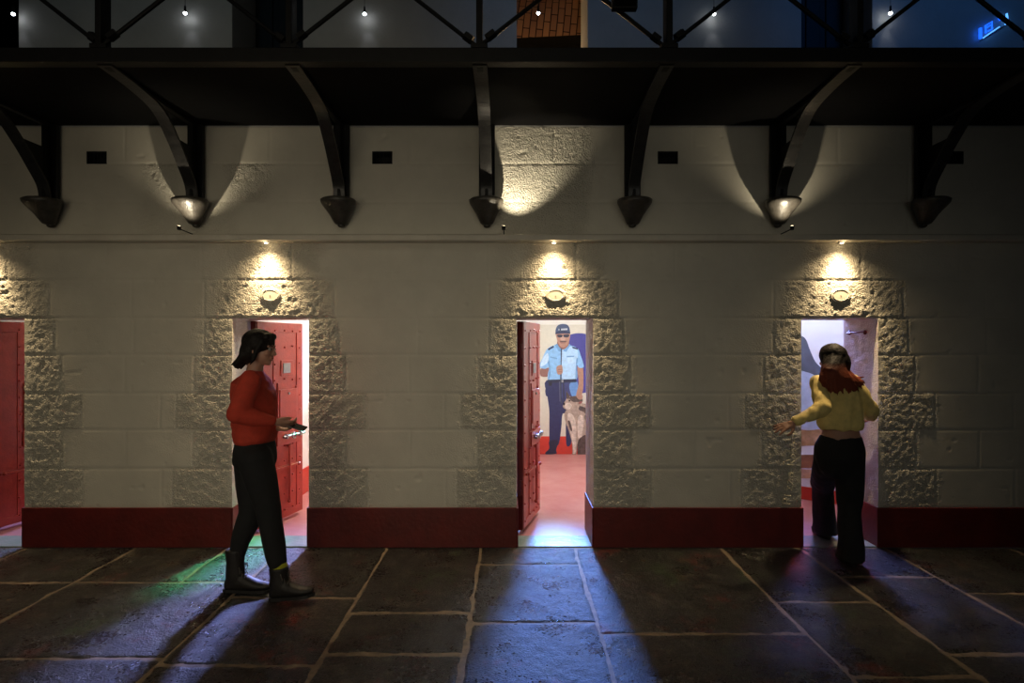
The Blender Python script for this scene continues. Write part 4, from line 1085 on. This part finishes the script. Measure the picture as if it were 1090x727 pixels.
chain(bm, [(hipR+V((0, 0, .04)), .100), (hipR.lerp(kR, .5), .098), (kR, .088)])
def shin(k, a_, hem):
    loft(bm, [(k+V((0, 0, .04)), V((.080, 0, 0)), V((0, .085, 0))), (k.lerp(a_, .5), V((.078, 0, 0)), V((0, .088, 0))), (k.lerp(a_, .85), V((.080, 0, 0)), V((0, .10, 0))), (V((a_.x, a_.y+.01, hem)), V((.088, 0, 0)), V((0, .112, 0)))], 24)
shin(kL, aL, 0.045); shin(kR, aR, 0.035)
remeshed('trousers', bm, M['trouser'], root, 0.009, 10, ((11, 11, 4), 0.009))
for heel, toe in ((V((aL.x, aL.y-.06, 0.006)), V((aL.x+.01, aL.y+.19, 0.006))), (V((2.458, -0.40, 0.002)), V((2.475, -0.15, 0.002)))):
    bm = bmesh.new(); f = (toe-heel).normalized(); sd = f.cross(V((0, 0, 1))); L_ = (toe-heel).length; u = V((0, 0, 1))
    loft(bm, [(heel+u*.035, u*.026, sd*.02), (heel+f*.1*L_+u*.04, u*.036, sd*.032), (heel+f*.4*L_+u*.042, u*.038, sd*.036), (heel+f*.7*L_+u*.032, u*.027, sd*.043), (heel+f*.93*L_+u*.026, u*.02, sd*.03), (toe+u*.024, u*.01, sd*.015)], 20)
    s_ = obj('shoe', bm, M['leather'], root, True)
    bm = bmesh.new(); loft(bm, [(heel+f*.5*L_+u*0.0, f*L_*.51, sd*.044), (heel+f*.5*L_+u*.016, f*L_*.51, sd*.044)], 28); obj('sole', bm, M['sole'], s_)
# long hair: dark crown, auburn lengths swept to the right
bm = bmesh.new()
def HL(x, y, z, s=0.95): return hc + R2 @ V((x*s, y*s, z*s))
ball(bm, HL(0, -0.022, 0.032), (0.090, 0.104, 0.096), 3, R2)
ball(bm, HL(0.01, -0.05, -0.03), (0.094, 0.082, 0.11), 3, R2)
ball(bm, HL(0.01, -0.045, -0.09), (0.075, 0.065, 0.08), 3, R2)
random.seed(5)
loft(bm, [(hc+R2 @ V((0, -0.060, 0.03)), V((.070, 0, 0)), V((0, .060, 0))), (B(887, 391, by-.055), V((.086, 0, 0)), V((0, .062, 0))), (B(889, 399, by-.075), V((.112, 0, 0)), V((0, .060, 0))),
          (B(892, 406, by-.088), V((.132, 0, 0)), V((0, .050, 0))), (B(895, 412, by-.09), V((.118, 0, 0)), V((0, .030, 0)))])
for k in range(120):
    q = random.uniform(-1, 1); u_ = random.uniform(0, 1)
    r_ = math.sqrt(1-q*q)
    p0 = hc + R2 @ V((q*0.076, -0.035-0.075*r_, 0.045-0.03*u_))
    m0 = B(888+q*13, 393, by-0.02-0.095*r_)
    m1 = B(891+q*18+2*u_, 402, by-0.045-0.085*r_)
    e = B(893+q*22+7*u_, 404+12*r_+random.uniform(-4, 5), by-0.06-0.07*r_)
    chain(bm, [(p0, 0.008), (m0, 0.012), (m1, 0.012), (e, 0.004)])
remeshed('hair', bm, M['hairlong'], root, 0.005, 3, ((26, 26, 8), 0.004))

# ------------------------------------------------------------------ lights
w = bpy.data.worlds.new('World'); bpy.context.scene.world = w; w.use_nodes = True
w.node_tree.nodes['Background'].inputs['Color'].default_value = (0.55, 0.58, 0.65, 1)
w.node_tree.nodes['Background'].inputs['Strength'].default_value = 0.010

cell_cfg = [  # ceiling white, outward beam colour, beam energy
    (15, 0, 0), (44, 0, 0), (42, 0, 0), (40, 0, 0)]
for n, d in enumerate(DX):
    x0 = d-0.012; cx = x0+CW/2; e, bc, be = cell_cfg[n]
    # fluorescent batten on the cell ceiling
    r = thing('batten_lamp', (cx, 1.9, CH-0.06), 'fluorescent batten on the ceiling of '+('the leftmost cell', 'the cell behind the person in red', 'the middle cell', 'the cell the person in yellow enters')[n], 'lamp', 'battens inside the cells')
    bm = bmesh.new(); box(bm, cx-0.05, cx+0.05, 1.3, 2.5, CH-0.05, CH-0.001, 0.006); obj('housing', bm, M['whitemetal'], r)
    bm = bmesh.new(); cyl(bm, (cx, 1.35, CH-0.07), (cx, 2.45, CH-0.07), 0.015); obj('tube', bm, M['tube'], r)
    lamp('AREA', 'cell_light', (cx, 1.9, CH-0.10), e, (1.0, 0.97, 0.92) if n < 2 else (0.95, 0.97, 1.0), 0.25, (cx, 1.9, 0), sy=1.2)
# lamps projecting out of the cells over the flagstones
def beam(n, fx, y, z, en, col, tx, ty, ang, bl=0.4, size=0.18):
    lamp('SPOT', 'cell_projector', (DX[n]+fx, y, z), en, col, size, (DX[n]+tx, ty, 0.0), ang, bl)
beam(0, 0.45, 3.3, 2.1, 700, (0.30, 0.42, 1.0), 0.3, -1.0, 34)
beam(1, 0.50, 3.3, 2.1, 1900, (0.34, 0.40, 1.0), 0.2, -1.75, 32, 0.7)
beam(1, 0.95, 3.2, 2.3, 1500, (0.03, 1.0, 0.42), 0.10, -0.22, 10, 0.7, 0.06)
beam(2, 0.62, 3.3, 2.1, 1800, (0.15, 0.32, 1.0), 0.12, -1.75, 31, 0.7)
beam(2, 0.50, 3.2, 2.0, 90, (0.2, 1.0, 0.7), 0.3, 0.1, 12, 0.7)
beam(3, 0.62, 1.02, 2.25, 230, (0.24, 0.30, 1.0), 0.1, -1.0, 70)
beam(3, 0.75, 1.0, 2.2, 300, (1.0, 0.10, 0.04), 0.02, -0.25, 18, 0.7)
lamp('SPOT', 'panel_wash', (2.55, 0.9, 2.4), 26, (0.80, 0.88, 1.0), 0.05, (3.0, 1.4, 1.3), 90, 0.6)

# unseen fill added behind the viewer to brighten the wall
for hx_, e_, c_, tx_ in ((-3.2, 70, (1.0, 0.84, 0.58), -2.9), (-1.0, 70, (1.0, 0.88, 0.64), -0.9), (1.6, 30, (0.98, 0.90, 0.70), 1.4)):
    lamp('SPOT', 'fill_light', (hx_, -7.0, 6.3), e_, c_, 0.9, (tx_, 0, 0.75), 40, 1.0)
for hx_, e_, c_, tx_ in ((-3.2, 8.5, (1.0, 0.86, 0.62), -2.2), (-0.4, 7.5, (1.0, 0.89, 0.68), -0.8), (2.6, 2.6, (0.92, 0.92, 0.82), 1.4)):
    o = lamp('AREA', 'fill_light', (hx_, -6.2, 1.7), e_*0.66, c_, 2.4, (tx_, 0, 1.05)); o.data.spread = math.radians(72)
# cold gallery lamps at the upper level
lamp('SPOT', 'gallery_lamp', (3.3, -2.6, 5.6), 30, (0.04, 0.30, 1.0), 0.3, (3.2, 0, 4.5), 60, 0.8)
lamp('SPOT', 'gallery_lamp', (0.6, -2.6, 5.6), 15, (0.10, 0.40, 1.0), 0.3, (0.6, 0, 4.5), 60, 0.8)
lamp('SPOT', 'gallery_lamp', (-2.6, -2.6, 5.6), 5, (0.35, 0.75, 1.0), 0.3, (-2.6, 0, 4.5), 66, 0.8)

# ------------------------------------------------------------------ camera
cd = bpy.data.cameras.new('camera'); cam = bpy.data.objects.new('camera', cd); C.objects.link(cam)
cam.location = (0, -D, EYE); cam.rotation_euler = (math.radians(90), 0, 0)
cd.sensor_width = 36; cd.lens = 36*FPX/1090; cd.clip_start = 0.05
sc = bpy.context.scene; sc.camera = cam
sc.view_settings.view_transform = 'Standard'; sc.view_settings.look = 'None'
sc.view_settings.exposure = 0.0; sc.view_settings.gamma = 1.0; sc.view_settings.use_curve_mapping = False
